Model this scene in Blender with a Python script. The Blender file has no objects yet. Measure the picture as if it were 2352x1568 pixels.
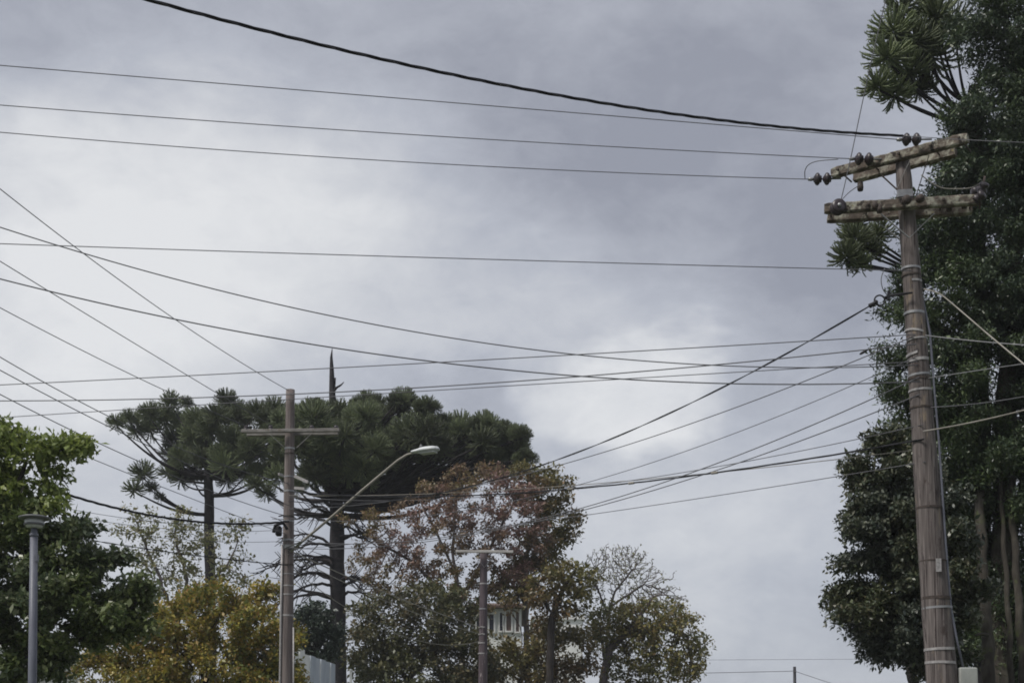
import bpy, math, random
import numpy as np
from mathutils import Vector, Matrix

random.seed(7)
RNG = np.random.default_rng(11)
scene = bpy.context.scene
col = scene.collection
R = math.radians

# ------------------------------------------------------------------ camera, sky, sun, exposure
F, CX, PPY, PITCH, EYE = 3267.0, 1176.0, 1572.0, R(4.0), 1.6
cam_d = bpy.data.cameras.new("camera")
cam = bpy.data.objects.new("camera", cam_d)
col.objects.link(cam)
cam.location = (0, 0, EYE)
cam.rotation_euler = (R(90) + PITCH, 0, 0)
cam_d.sensor_width = 36.0
cam_d.lens = 36.0 * F / 2352.0
cam_d.shift_y = 788.0 / 2352.0          # the photograph is the upper crop of a taller frame
cam_d.clip_start = 0.1
cam_d.clip_end = 6000
scene.camera = cam

SUN_EL, SUN_AZ = R(54), R(-122)          # behind thin cloud, up to the left over the viewer's shoulder
world = bpy.data.worlds.new("World")
scene.world = world
world.use_nodes = True
wn, wl = world.node_tree.nodes, world.node_tree.links
wn.clear()

def wnode(t, **kw):
    n = wn.new(t)
    for k, v in kw.items():
        setattr(n, k, v)
    return n

def wm(op, a, b=None, c=None, clamp=False):
    n = wn.new('ShaderNodeMath'); n.operation = op; n.use_clamp = clamp
    for i, v in enumerate((a, b, c)):
        if v is None: continue
        if isinstance(v, (int, float)): n.inputs[i].default_value = v
        else: wl.new(v, n.inputs[i])
    return n.outputs[0]

tc = wnode('ShaderNodeTexCoord')
sep = wnode('ShaderNodeSeparateXYZ'); wl.new(tc.outputs['Generated'], sep.inputs[0])
az = wm('ARCTAN2', sep.outputs[0], sep.outputs[1])
el = wm('ARCSINE', sep.outputs[2])
mp = wnode('ShaderNodeMapping'); mp.inputs['Scale'].default_value = (1, 1, 1.7)
wl.new(tc.outputs['Generated'], mp.inputs[0])

def wnoise(scale, detail, rough, dist=0.0, off=0.0):
    m2 = wnode('ShaderNodeMapping'); m2.inputs['Location'].default_value = (off, off * .7, off * .3)
    wl.new(mp.outputs[0], m2.inputs[0])
    n = wnode('ShaderNodeTexNoise')
    n.inputs['Scale'].default_value = scale; n.inputs['Detail'].default_value = detail
    n.inputs['Roughness'].default_value = rough; n.inputs['Distortion'].default_value = dist
    wl.new(m2.outputs[0], n.inputs['Vector'])
    return n
wa = wnoise(5.0, 5, .58, .2, 1.3); wb = wnoise(5.0, 5, .58, .2, 7.7)
u = wm('ADD', az, wm('MULTIPLY', wm('SUBTRACT', wa.outputs[0], .5), .20))
v = wm('ADD', el, wm('MULTIPLY', wm('SUBTRACT', wb.outputs[0], .5), .16))
# cloud masses: azimuth, elevation (radians), widths, brightness added
CLOUDS = [(-.235, .385, .17, .062, .21, 1.3), (-.16, .325, .20, .07, .15, 1.3), (-.36, .30, .12, .09, .20),
          (.10, .44, .13, .050, -.125), (.22, .375, .13, .060, -.125), (.16, .50, .2, .04, -.03), (-.11, .275, .12, .022, -.06), (-.15, .43, .10, .03, .03),
          (.082, .266, .052, .038, .27, 2.5), (-.012, .264, .035, .03, -.05), (-.03, .30, .06, .03, .08), (.20, .345, .06, .02, -.05),
          (.12, .175, .14, .05, .10), (.17, .09, .2, .03, .0), (-.32, .24, .10, .05, .10),
          (-.30, .15, .12, .06, .08), (-.27, .475, .10, .03, -.02), (.05, .50, .05, .02, .05), (-.02, .50, .6, .055, -.055), (.215, .325, .07, .035, -.07)]
val = wm('ADD', .42, wm('MULTIPLY', wm('SUBTRACT', wnoise(7.0, 7, .55, .1, 3.1).outputs[0], .5), .28))
wisp = wm('MULTIPLY', wm('SUBTRACT', wnoise(11.0, 9, .68, .8, 9.4).outputs[0], .5), .16)
val = wm('ADD', val, wisp)
val = wm('ADD', val, wm('MULTIPLY', wm('SUBTRACT', wnoise(24.0, 9, .68, .5, 5.1).outputs[0], .5), .15))
for (a, e, sa, se, amp, *pw) in CLOUDS:
    if amp == 0: continue
    da = wm('DIVIDE', wm('SUBTRACT', u, a), sa); de = wm('DIVIDE', wm('SUBTRACT', v, e), se)
    g = wm('EXPONENT', wm('MULTIPLY', wm('POWER', wm('ADD', wm('MULTIPLY', da, da), wm('MULTIPLY', de, de)), pw[0] if pw else 1.0), -1.0))
    val = wm('MULTIPLY_ADD', g, amp, val)
val = wm('MINIMUM', wm('MAXIMUM', val, .26), .72)
ramp = wnode('ShaderNodeValToRGB')
ramp.color_ramp.elements[0].position = .26; ramp.color_ramp.elements[0].color = (.275, .288, .335, 1)
ramp.color_ramp.elements[1].position = .72; ramp.color_ramp.elements[1].color = (.71, .715, .725, 1)
e = ramp.color_ramp.elements.new(.44); e.color = (.428, .446, .496, 1)
wl.new(val, ramp.inputs[0])
bg_c = wnode('ShaderNodeBackground'); bg_c.inputs[1].default_value = 0.52
wl.new(ramp.outputs[0], bg_c.inputs[0])
sky = wnode('ShaderNodeTexSky'); sky.sky_type = 'NISHITA'; sky.sun_disc = False
sky.sun_elevation = SUN_EL; sky.sun_rotation = SUN_AZ
bg_s = wnode('ShaderNodeBackground'); bg_s.inputs[1].default_value = 0.08
wl.new(sky.outputs[0], bg_s.inputs[0])
mixw = wnode('ShaderNodeMixShader'); mixw.inputs[0].default_value = .94
wl.new(bg_s.outputs[0], mixw.inputs[1]); wl.new(bg_c.outputs[0], mixw.inputs[2])
wout = wnode('ShaderNodeOutputWorld'); wl.new(mixw.outputs[0], wout.inputs[0])

sd = bpy.data.lights.new("sun", 'SUN'); sd.energy = 1.5; sd.angle = R(14); sd.color = (1, .96, .90)
so = bpy.data.objects.new("sun", sd); col.objects.link(so)
sdir = Vector((math.sin(SUN_AZ) * math.cos(SUN_EL), math.cos(SUN_AZ) * math.cos(SUN_EL), math.sin(SUN_EL)))
so.rotation_euler = (-sdir).to_track_quat('-Z', 'Y').to_euler()
so.location = (-10, 0, 30)

scene.view_settings.view_transform = 'Standard'
scene.view_settings.look = 'None'
scene.view_settings.exposure = 1.1
scene.view_settings.gamma = 1.0
scene.view_settings.use_curve_mapping = False
scene.cycles.filter_width = 1.8
scene.cycles.max_bounces = 6
scene.cycles.diffuse_bounces = 3
scene.cycles.transmission_bounces = 4

# ------------------------------------------------------------------ helpers
_cp, _sp = math.cos(PITCH), math.sin(PITCH)
def P(x, y, Y):
    """a point of the place, Y metres in front of the viewpoint, on the sight line of photo position (x, y)"""
    a, b = (x - CX) / F, (PPY - y) / F
    d = Vector((a, _cp - b * _sp, _sp + b * _cp))
    return Vector((0, 0, EYE)) + d * (Y / d.y)
def PROJ(p):
    q = p - Vector((0, 0, EYE))
    dep = q.y * _cp + q.z * _sp; up = -q.y * _sp + q.z * _cp
    return CX + F * q.x / dep, PPY - F * up / dep
def H(x, y, h):
    """same sight line, at height h above the ground"""
    d = P(x, y, 1.0) - Vector((0, 0, EYE))
    return Vector((0, 0, EYE)) + d * ((h - EYE) / d.z)

WLOC = {}
def tag(o, label=None, cat=None, group=None, kind=None):
    if label: o["label"] = label
    if cat: o["category"] = cat
    if group: o["group"] = group
    if kind: o["kind"] = kind
    return o
def thing(name, loc, label, cat, group=None):
    o = bpy.data.objects.new(name, None); o.empty_display_size = .3
    o.location = loc; col.objects.link(o); WLOC[o.name] = Vector(loc)
    return tag(o, label, cat, group)
def link_mesh(name, me, mat, parent=None, origin=None):
    if mat is not None: me.materials.append(mat)
    o = bpy.data.objects.new(name, me); col.objects.link(o)
    if parent is not None:
        o.parent = parent; WLOC[o.name] = WLOC[parent.name]
    else:
        o.location = origin or (0, 0, 0); WLOC[o.name] = Vector(origin or (0, 0, 0))
    return o
def np_mesh(name, V, Q, smooth=False):
    """fast mesh of quads (n,4) index array"""
    me = bpy.data.meshes.new(name)
    V = np.asarray(V, dtype=np.float32); Q = np.asarray(Q, dtype=np.int32)
    me.vertices.add(len(V)); me.vertices.foreach_set("co", V.ravel())
    me.loops.add(Q.size); me.loops.foreach_set("vertex_index", Q.ravel())
    me.polygons.add(len(Q))
    me.polygons.foreach_set("loop_start", np.arange(len(Q), dtype=np.int32) * 4)
    me.polygons.foreach_set("loop_total", np.full(len(Q), 4, dtype=np.int32))
    me.update(calc_edges=True)
    if smooth: me.polygons.foreach_set("use_smooth", np.ones(len(Q), dtype=bool))
    return me
def np_obj(name, V, Q, mat, parent=None, origin=None, smooth=False):
    off = WLOC[parent.name] if parent is not None else Vector(origin or (0, 0, 0))
    return link_mesh(name, np_mesh(name, np.asarray(V) - np.array(off), Q, smooth), mat, parent, origin)

class MB:
    def __init__(s): s.v, s.f, s.sm = [], [], []
    def add(s, vs, fs, smooth=False):
        n = len(s.v); s.v += [tuple(p) for p in vs]
        for f in fs: s.f.append(tuple(i + n for i in f)); s.sm.append(smooth)
        return s
    def beam(s, a, b, w, h, up=Vector((0, 0, 1)), bev=0.0):
        a, b = Vector(a), Vector(b); d = (b - a).normalized()
        if abs(d.dot(up)) > .98: up = Vector((0, 1, 0))
        x = d.cross(up).normalized(); z = x.cross(d).normalized()
        vs = []
        if bev <= 0:
            for p in (a, b):
                for sx, sz in ((-1, -1), (1, -1), (1, 1), (-1, 1)): vs.append(p + x * sx * w / 2 + z * sz * h / 2)
            return s.add(vs, [(3, 2, 1, 0), (4, 5, 6, 7), (0, 1, 5, 4), (1, 2, 6, 5), (2, 3, 7, 6), (3, 0, 4, 7)])
        prof = []
        for sx, sz in ((-1, -1), (1, -1), (1, 1), (-1, 1)):
            c1 = (sx * w / 2, sz * (h / 2 - bev)); c2 = (sx * (w / 2 - bev), sz * h / 2)
            prof += [c1, c2] if sx * sz < 0 else [c2, c1]
        # order around: keep it a convex octagon
        prof.sort(key=lambda t: math.atan2(t[1] / h, t[0] / w))
        n = len(prof); rows = [(a, 1 - 2 * bev / max(w, h)), (a + d * bev, 1), (b - d * bev, 1), (b, 1 - 2 * bev / max(w, h))]
        for p, k in rows:
            for q in prof: vs.append(p + x * q[0] * k + z * q[1] * k)
        fs = [tuple(range(n))[::-1], tuple(range(3 * n, 4 * n))]
        for r in range(3):
            for i in range(n):
                j = (i + 1) % n; fs.append((r * n + i, r * n + j, (r + 1) * n + j, (r + 1) * n + i))
        return s.add(vs, fs)
    def box(s, c, sx, sy, sz):
        c = Vector(c)
        return s.beam(c - Vector((0, sy / 2, 0)), c + Vector((0, sy / 2, 0)), sx, sz)
    def tube(s, pts, rad, k=6, caps=True):
        pts = [Vector(p) for p in pts]
        if not hasattr(rad, '__len__'): rad = [rad] * len(pts)
        n = len(pts); u = None; vs = []
        for i, p in enumerate(pts):
            d = (pts[min(i + 1, n - 1)] - pts[max(i - 1, 0)]).normalized()
            if u is None: u = d.orthogonal().normalized()
            u = (u - d * u.dot(d)).normalized(); w = d.cross(u)
            for j in range(k):
                a = 2 * math.pi * j / k; vs.append(p + (u * math.cos(a) + w * math.sin(a)) * rad[i])
        fs = []
        for i in range(n - 1):
            for j in range(k):
                j2 = (j + 1) % k; fs.append((i * k + j, i * k + j2, (i + 1) * k + j2, (i + 1) * k + j))
        s.add(vs, fs, True)
        if caps:
            m = len(s.v) - len(vs)
            s.f.append(tuple(m + i for i in range(k))[::-1]); s.sm.append(False)
            s.f.append(tuple(m + (n - 1) * k + i for i in range(k))); s.sm.append(False)
        return s
    def lathe(s, prof, o, axis, k=14):
        """prof: (radius, distance along axis)"""
        o, ax = Vector(o), Vector(axis).normalized(); u = ax.orthogonal().normalized(); w = ax.cross(u); vs = []
        for (r, t) in prof:
            for j in range(k):
                a = 2 * math.pi * j / k; vs.append(o + ax * t + (u * math.cos(a) + w * math.sin(a)) * max(r, 1e-4))
        fs = []
        for i in range(len(prof) - 1):
            for j in range(k):
                j2 = (j + 1) % k; fs.append((i * k + j, i * k + j2, (i + 1) * k + j2, (i + 1) * k + j))
        fs.append(tuple(range(k))[::-1]); fs.append(tuple((len(prof) - 1) * k + j for j in range(k)))
        return s.add(vs, fs, True)
    def build(s, name, mat, parent=None, origin=None):
        off = WLOC[parent.name] if parent is not None else Vector(origin or (0, 0, 0))
        me = bpy.data.meshes.new(name)
        me.from_pydata([tuple(Vector(p) - off) for p in s.v], [], s.f)
        me.polygons.foreach_set("use_smooth", s.sm); me.update()
        return link_mesh(name, me, mat, parent, origin)

# ------------------------------------------------------------------ materials
def new_mat(name):
    m = bpy.data.materials.new(name); m.use_nodes = True
    nt = m.node_tree; nt.nodes.clear()
    return m, nt.nodes, nt.links
def surf_mat(name, cols, rough=.7, scale=(4, 4, 4), detail=6, bump=.0, metallic=0.0, coord='Object', extra=None, spec=.3):
    """cols: colour stops spread over a noise; extra: (colour, scale, threshold, softness) patches of another colour"""
    m, N, L = new_mat(name)
    t = N.new('ShaderNodeTexCoord'); mpn = N.new('ShaderNodeMapping'); mpn.inputs['Scale'].default_value = scale
    L.new(t.outputs[coord], mpn.inputs[0])
    nz = N.new('ShaderNodeTexNoise'); nz.inputs['Scale'].default_value = 1; nz.inputs['Detail'].default_value = detail; nz.inputs['Roughness'].default_value = .62
    L.new(mpn.outputs[0], nz.inputs['Vector'])
    rp = N.new('ShaderNodeValToRGB'); L.new(nz.outputs[0], rp.inputs[0])
    el_ = rp.color_ramp.elements
    n = len(cols)
    for i, c in enumerate(cols):
        p = .28 + .44 * (i / max(1, n - 1))
        if i == 0: el_[0].position = p; el_[0].color = (*c, 1)
        elif i == n - 1: el_[-1].position = p; el_[-1].color = (*c, 1)
        else: q = el_.new(p); q.color = (*c, 1)
    out = rp.outputs[0]
    if extra:
        for (c, sc, th, soft) in extra:
            m2 = N.new('ShaderNodeMapping'); m2.inputs['Scale'].default_value = sc if hasattr(sc, '__len__') else (sc, sc, sc)
            m2.inputs['Location'].default_value = (random.random() * 9, 2, 5)
            L.new(t.outputs[coord], m2.inputs[0])
            n2 = N.new('ShaderNodeTexNoise'); n2.inputs['Scale'].default_value = 1; n2.inputs['Detail'].default_value = 7; n2.inputs['Roughness'].default_value = .65
            L.new(m2.outputs[0], n2.inputs['Vector'])
            mr = N.new('ShaderNodeMapRange'); mr.inputs[1].default_value = th; mr.inputs[2].default_value = th + soft
            L.new(n2.outputs[0], mr.inputs[0])
            mx = N.new('ShaderNodeMixRGB'); mx.inputs[2].default_value = (*c, 1)
            L.new(mr.outputs[0], mx.inputs[0]); L.new(out, mx.inputs[1]); out = mx.outputs[0]
    b = N.new('ShaderNodeBsdfPrincipled'); b.inputs['Roughness'].default_value = rough; b.inputs['Metallic'].default_value = metallic
    b.inputs['Specular IOR Level'].default_value = spec
    L.new(out, b.inputs['Base Color'])
    if bump:
        bp = N.new('ShaderNodeBump'); bp.inputs['Strength'].default_value = bump; bp.inputs['Distance'].default_value = .02
        L.new(nz.outputs[0], bp.inputs['Height']); L.new(bp.outputs[0], b.inputs['Normal'])
    o = N.new('ShaderNodeOutputMaterial'); L.new(b.outputs[0], o.inputs[0])
    return m
def leaf_mat(name, cols, transl=.25, rough=.5, patch=None, patch_scale=.5):
    """every leaf takes a colour of its own out of the palette; patch = a second palette that takes over in places"""
    m, N, L = new_mat(name)
    g = N.new('ShaderNodeNewGeometry')
    def pal(cs):
        rp = N.new('ShaderNodeValToRGB'); rp.color_ramp.interpolation = 'LINEAR'
        L.new(g.outputs['Random Per Island'], rp.inputs[0]); el_ = rp.color_ramp.elements
        for i, c in enumerate(cs):
            p = i / max(1, len(cs) - 1)
            if i == 0: el_[0].position = 0; el_[0].color = (*c, 1)
            elif i == len(cs) - 1: el_[-1].position = 1; el_[-1].color = (*c, 1)
            else: q = el_.new(p); q.color = (*c, 1)
        return rp.outputs[0]
    out = pal(cols)
    if patch:
        t = N.new('ShaderNodeTexCoord'); nz = N.new('ShaderNodeTexNoise'); nz.inputs['Scale'].default_value = patch_scale; nz.inputs['Detail'].default_value = 3
        L.new(t.outputs['Object'], nz.inputs['Vector'])
        mr = N.new('ShaderNodeMapRange'); mr.inputs[1].default_value = .45; mr.inputs[2].default_value = .58; L.new(nz.outputs[0], mr.inputs[0])
        mx = N.new('ShaderNodeMixRGB'); L.new(mr.outputs[0], mx.inputs[0]); L.new(out, mx.inputs[1]); L.new(pal(patch), mx.inputs[2]); out = mx.outputs[0]
    b = N.new('ShaderNodeBsdfPrincipled'); b.inputs['Roughness'].default_value = rough; b.inputs['Specular IOR Level'].default_value = .5
    L.new(out, b.inputs['Base Color'])
    tr = N.new('ShaderNodeBsdfTranslucent'); L.new(out, tr.inputs[0])
    ms = N.new('ShaderNodeMixShader'); ms.inputs[0].default_value = transl
    L.new(b.outputs[0], ms.inputs[1]); L.new(tr.outputs[0], ms.inputs[2])
    o = N.new('ShaderNodeOutputMaterial'); L.new(ms.outputs[0], o.inputs[0])
    return m

M = {}
M['pole'] = surf_mat('weathered_pole_wood', [(.060, .051, .048), (.125, .107, .101), (.22, .192, .18)], .85, (26, 26, 1.3), 8, .8,
                     extra=[((.035, .026, .025), (60, 60, .8), .56, .03), ((.06, .045, .042), (5, 5, 2.2), .60, .06), ((.24, .19, .135), (7, 7, 1.6), .60, .08)])
M['pole2'] = surf_mat('grey_pole_wood', [(.09, .075, .072), (.155, .130, .124), (.225, .195, .185)], .85, (22, 22, 1.2), 8, .4,
                      extra=[((.08, .065, .06), (50, 50, .8), .58, .05)])
M['pole3'] = surf_mat('dark_pole_wood', [(.035, .027, .031), (.075, .058, .065), (.13, .105, .115)], .85, (20, 20, 1.6), 8, .4,
                      extra=[((.30, .26, .26), (6, 6, 3), .62, .05)])
M['arm'] = surf_mat('lichen_crossarm_wood', [(.05, .04, .034), (.105, .085, .07), (.19, .155, .125)], .9, (9, 9, 22), 8, .6,
                    extra=[((.34, .33, .27), 9, .48, .14), ((.045, .037, .032), 8, .58, .04), ((.24, .21, .10), 13, .62, .04)])
M['arm2'] = surf_mat('pale_crossarm_wood', [(.11, .10, .094), (.19, .178, .168), (.30, .285, .27)], .85, (5, 9, 12), 8, .4,
                     extra=[((.16, .14, .12), 6, .60, .05)])
M['arm3'] = surf_mat('bleached_crossarm_wood', [(.30, .28, .27), (.42, .40, .385), (.5, .48, .46)], .85, (5, 9, 12), 6, .3)
M['galv'] = surf_mat('galvanised_steel', [(.20, .20, .205), (.28, .28, .285), (.35, .35, .35)], .45, (12, 12, 12), 5, .1, .5)
M['tape'] = surf_mat('pale_steel_strap', [(.22, .21, .205), (.33, .315, .31), (.43, .415, .405)], .5, (30, 30, 30), 5, .1, .2)
M['darkband'] = surf_mat('rusted_strap', [(.03, .024, .022), (.055, .042, .036), (.08, .06, .05)], .7, (30, 30, 30), 5, .1)
M['porcelain'] = surf_mat('brown_porcelain', [(.022, .017, .021), (.032, .024, .028), (.042, .031, .035)], .4, (20, 20, 20), 3, 0, spec=.5)
M['wire'] = surf_mat('weathered_wire', [(.075, .075, .085), (.105, .105, .115), (.135, .135, .145)], .6, (3, 3, 3), 4)
M['wire_black'] = surf_mat('black_cable', [(.010, .010, .014), (.016, .016, .02), (.026, .026, .03)], .55, (6, 6, 6), 4)
M['wire_pale'] = surf_mat('pale_cable', [(.17, .16, .14), (.24, .225, .195), (.31, .29, .26)], .6, (4, 4, 4), 4)
M['box'] = surf_mat('grey_meter_box', [(.24, .25, .235), (.31, .32, .30), (.37, .38, .355)], .6, (7, 7, 4), 6, .1)
M['lamp_grey'] = surf_mat('grey_painted_steel', [(.09, .095, .12), (.125, .13, .16), (.16, .17, .20)], .45, (9, 9, 2), 5, .05)
M['lamp_dark'] = surf_mat('dark_grey_lamp_head', [(.085, .088, .09), (.12, .123, .127), (.16, .16, .165)], .5, (9, 9, 9), 5, .05)
M['lamp_pale'] = surf_mat('pale_lamp_head', [(.46, .48, .49), (.56, .58, .59), (.64, .65, .66)], .5, (9, 9, 9), 5, .05)
M['lens'] = surf_mat('lamp_diffuser', [(.40, .42, .42), (.5, .51, .51), (.55, .56, .56)], .2, (5, 5, 5), 2)
M['bark'] = surf_mat('dark_bark', [(.016, .014, .013), (.032, .027, .025), (.055, .047, .042)], .9, (9, 9, 3), 7, .8)
M['bark_grey'] = surf_mat('lichen_grey_bark', [(.022, .019, .015), (.048, .042, .034), (.10, .092, .074)], .9, (8, 8, 2.4), 7, .8,
                          extra=[((.07, .085, .035), 4, .56, .08)])
M['bark_arau'] = surf_mat('scaly_dark_bark', [(.014, .013, .016), (.028, .025, .028), (.05, .043, .046)], .9, (6, 6, 9), 7, .8)
M['bark_twig'] = surf_mat('grey_brown_twig_bark', [(.07, .058, .056), (.115, .098, .095), (.16, .14, .135)], .9, (8, 8, 4), 6, .5)
M['grass'] = surf_mat('verge_grass', [(.035, .05, .018), (.055, .075, .025), (.09, .10, .04)], .95, (3, 3, 3), 8, .3)
M['asphalt'] = surf_mat('asphalt', [(.035, .035, .036), (.05, .05, .05), (.07, .07, .068)], .9, (5, 5, 5), 9, .2)
M['paving'] = surf_mat('concrete_paving', [(.20, .19, .18), (.27, .26, .25), (.33, .32, .31)], .9, (3, 3, 3), 8, .2)
M['paint'] = surf_mat('road_paint', [(.5, .5, .48), (.68, .68, .66), (.78, .78, .76)], .8, (6, 6, 6), 7)
M['white_wall'] = surf_mat('pale_render', [(.62, .63, .60), (.72, .73, .70), (.80, .80, .77)], .9, (1.5, 1.5, .8), 7, .1)
M['pink_wall'] = surf_mat('pinkish_render', [(.42, .36, .35), (.52, .46, .45), (.58, .52, .51)], .9, (1.5, 1.5, .8), 7, .1)
M['panel'] = surf_mat('blue_grey_sheet_panel', [(.36, .40, .46), (.46, .50, .56), (.54, .57, .62)], .55, (2, 2, .7), 6, .05)
M['tile'] = surf_mat('clay_roof', [(.085, .06, .05), (.13, .09, .075), (.17, .12, .10)], .9, (5, 5, 5), 6, .3)
M['frame'] = surf_mat('white_frame', [(.6, .6, .58), (.68, .68, .66), (.74, .74, .72)], .6, (5, 5, 5), 4)
M['glass'] = surf_mat('dark_window_glass', [(.02, .025, .035), (.03, .035, .05), (.045, .05, .07)], .12, (2, 2, 2), 2, spec=.5)
M['curtain'] = surf_mat('brown_shutter', [(.10, .07, .06), (.14, .10, .085), (.17, .125, .11)], .7, (3, 3, 12), 4)

M['lf_arau'] = leaf_mat('araucaria_needles', [(.082, .105, .062), (.12, .148, .072), (.17, .20, .092), (.105, .122, .082)], .3, .55)
M['lf_right'] = leaf_mat('dark_evergreen_leaves', [(.034, .052, .036), (.048, .070, .044), (.062, .088, .050), (.090, .115, .060)], .2, .4,
                         patch=[(.042, .066, .034), (.070, .102, .044), (.115, .150, .06)], patch_scale=.9)
M['lf_rightlow'] = leaf_mat('dull_dark_leaves', [(.038, .052, .044), (.056, .070, .054), (.078, .092, .066), (.105, .115, .085)], .15, .4,
                            patch=[(.045, .062, .036), (.085, .100, .05), (.105, .095, .055)], patch_scale=.8)
M['lf_left'] = leaf_mat('mixed_green_leaves', [(.062, .090, .052), (.095, .130, .064), (.14, .17, .088), (.21, .23, .15)], .32, .32,
                        patch=[(.08, .115, .044), (.135, .175, .06), (.21, .235, .10)], patch_scale=.7)
M['lf_lime'] = leaf_mat('lime_green_leaves', [(.13, .17, .045), (.19, .245, .06), (.26, .30, .085)], .4, .5)
M['lf_yellow'] = leaf_mat('yellowing_leaves', [(.10, .11, .035), (.21, .20, .045), (.40, .33, .055), (.32, .20, .06), (.17, .175, .05)], .32, .45,
                          patch=[(.08, .105, .035), (.16, .18, .045), (.32, .28, .055), (.34, .19, .06)], patch_scale=.6)
M['lf_under'] = leaf_mat('dull_olive_leaves', [(.060, .070, .034), (.095, .105, .044), (.145, .135, .052), (.075, .092, .046)], .3, .45,
                         patch=[(.055, .072, .034), (.10, .092, .045), (.15, .115, .055)], patch_scale=.5)
M['lf_pink'] = leaf_mat('rusty_pink_leaves', [(.14, .080, .070), (.23, .135, .120), (.32, .20, .18), (.19, .14, .075)], .3, .55,
                        patch=[(.11, .095, .040), (.18, .145, .055), (.22, .125, .075)], patch_scale=.4)
M['lf_olive'] = leaf_mat('olive_autumn_leaves', [(.090, .092, .034), (.145, .138, .044), (.22, .18, .055), (.105, .12, .048)], .3, .45,
                         patch=[(.085, .075, .040), (.15, .115, .05), (.21, .125, .06)], patch_scale=.5)
M['lf_sparse'] = leaf_mat('thin_pale_leaves', [(0.121, 0.142, 0.061), (0.203, 0.209, 0.095), (0.257, 0.223, 0.121)], .35, .5)
M['lf_gold'] = leaf_mat('golden_green_leaves', [(.10, .11, .038), (.18, .175, .052), (.29, .24, .07), (.18, .125, .07)], .35, .45,
                        patch=[(.09, .11, .045), (.155, .17, .06), (.25, .22, .08)], patch_scale=.6)
M['lf_dark'] = leaf_mat('blue_green_leaves', [(0.030, 0.046, 0.035), (0.049, 0.068, 0.049), (0.068, 0.089, 0.062)], .15, .5)

# ------------------------------------------------------------------ ground, road, pavements
def sheet(name, pts, z, mat, kind='structure'):
    m = MB(); n = len(pts) // 2
    m.add([(x, y, z) for x, y in pts], [tuple(range(len(pts)))])
    return tag(m.build(name, mat), kind=kind)
sheet('ground', [(-1500, -1500), (1500, -1500), (1500, 1500), (-1500, 1500)], 0, M['grass'])
def rc(Y): return -1.1 + .15 * Y
HW = 2.7
sheet('road', [(rc(-60) - HW, -60), (rc(-60) + HW, -60), (rc(400) + HW, 400), (rc(400) - HW, 400)], .004, M['asphalt'])
for sgn in (-1, 1):
    m = MB()
    for (x0, x1, h) in ((HW + .003, HW + .15, .13), (HW + .153, HW + .95, .12)):
        vs = []
        for Y in (-60, 400):
            for (xx, zz) in ((x0, 0), (x0, h), (x1, h), (x1, 0)): vs.append((rc(Y) + sgn * xx, Y, zz))
        m.add(vs, [(0, 1, 2, 3), (4, 5, 6, 7), (0, 1, 5, 4), (1, 2, 6, 5), (2, 3, 7, 6)])
    tag(m.build('pavement', M['paving']), kind='structure')
m = MB()
for k in range(60):
    Y = -20 + k * 5
    m.add([(rc(Y) - .06, Y, .008), (rc(Y) + .06, Y, .008), (rc(Y + 2) + .06, Y + 2, .008), (rc(Y + 2) - .06, Y + 2, .008)], [(0, 1, 2, 3)])
tag(m.build('road_marking', M['paint']), kind='structure')

# ------------------------------------------------------------------ houses and walls
def house(name, Y, x0, x1, ytop, label, wall, roof_h, wins, depth=7.0, tilt=0.0):
    a, b = P(x0, ytop, Y), P(x1, ytop, Y)
    zt = a.z
    root = thing(name, ((a.x + b.x) / 2, Y, 0), label, 'house')
    m = MB(); m.box(((a.x + b.x) / 2, Y + depth / 2, zt / 2), b.x - a.x, depth, zt); m.build('wall', wall, root)
    if roof_h > 0:
        xa, xb = a.x - .35, b.x + .35; ya, yb = Y - .4, Y + depth + .4; ym = Y + depth / 2
        m = MB()
        m.add([(xa, ya, zt + .01), (xb, ya, zt + .01), (xb, yb, zt + .01), (xa, yb, zt + .01), (xa, ya, zt + .12), (xb, ya, zt + .12), (xb, yb, zt + .12), (xa, yb, zt + .12),
               (xa + .3, ym, zt + roof_h), (xb - .3, ym, zt + roof_h)],
              [(3, 2, 1, 0), (0, 1, 5, 4), (1, 2, 6, 5), (2, 3, 7, 6), (3, 0, 4, 7), (4, 5, 9, 8), (6, 7, 8, 9), (5, 6, 9), (7, 4, 8)])
        m.build('roof', M['tile'], root)
    else:
        m = MB(); m.box(((a.x + b.x) / 2, Y + depth / 2, zt + .09), b.x - a.x + .24, depth + .24, .18); m.build('parapet', M['frame'], root)
    for (wx0, wx1, wy0, wy1, gm) in wins:
        p, q = P(wx0, wy0, Y), P(wx1, wy1, Y)
        cx, cz, w, h = (p.x + q.x) / 2, (p.z + q.z) / 2, q.x - p.x, p.z - q.z
        fr = MB()
        t = .07
        fr.box((cx - w / 2 - t / 2, Y - .04, cz), t, .08, h + 2 * t); fr.box((cx + w / 2 + t / 2, Y - .04, cz), t, .08, h + 2 * t)
        fr.box((cx, Y - .04, cz + h / 2 + t / 2), w, .08, t); fr.box((cx, Y - .05, cz - h / 2 - t / 2), w, .10, t)
        wo = fr.build('window', M['frame'], root)
        g = MB(); g.box((cx, Y - .012, cz), w - .004, .02, h - .004); g.build('pane', gm, wo)
    return root
house('town_house', 64, 1088, 1198, 1397, 'pale two-window house front showing through the trees right of the far pole', M['white_wall'], .7,
      [(1124, 1134, 1410, 1450, M['glass']), (1148, 1154, 1406, 1448, M['glass']), (1163, 1174, 1408, 1448, M['curtain']), (1095, 1110, 1410, 1450, M['glass']), (1185, 1192, 1406, 1450, M['curtain'])])
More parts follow.
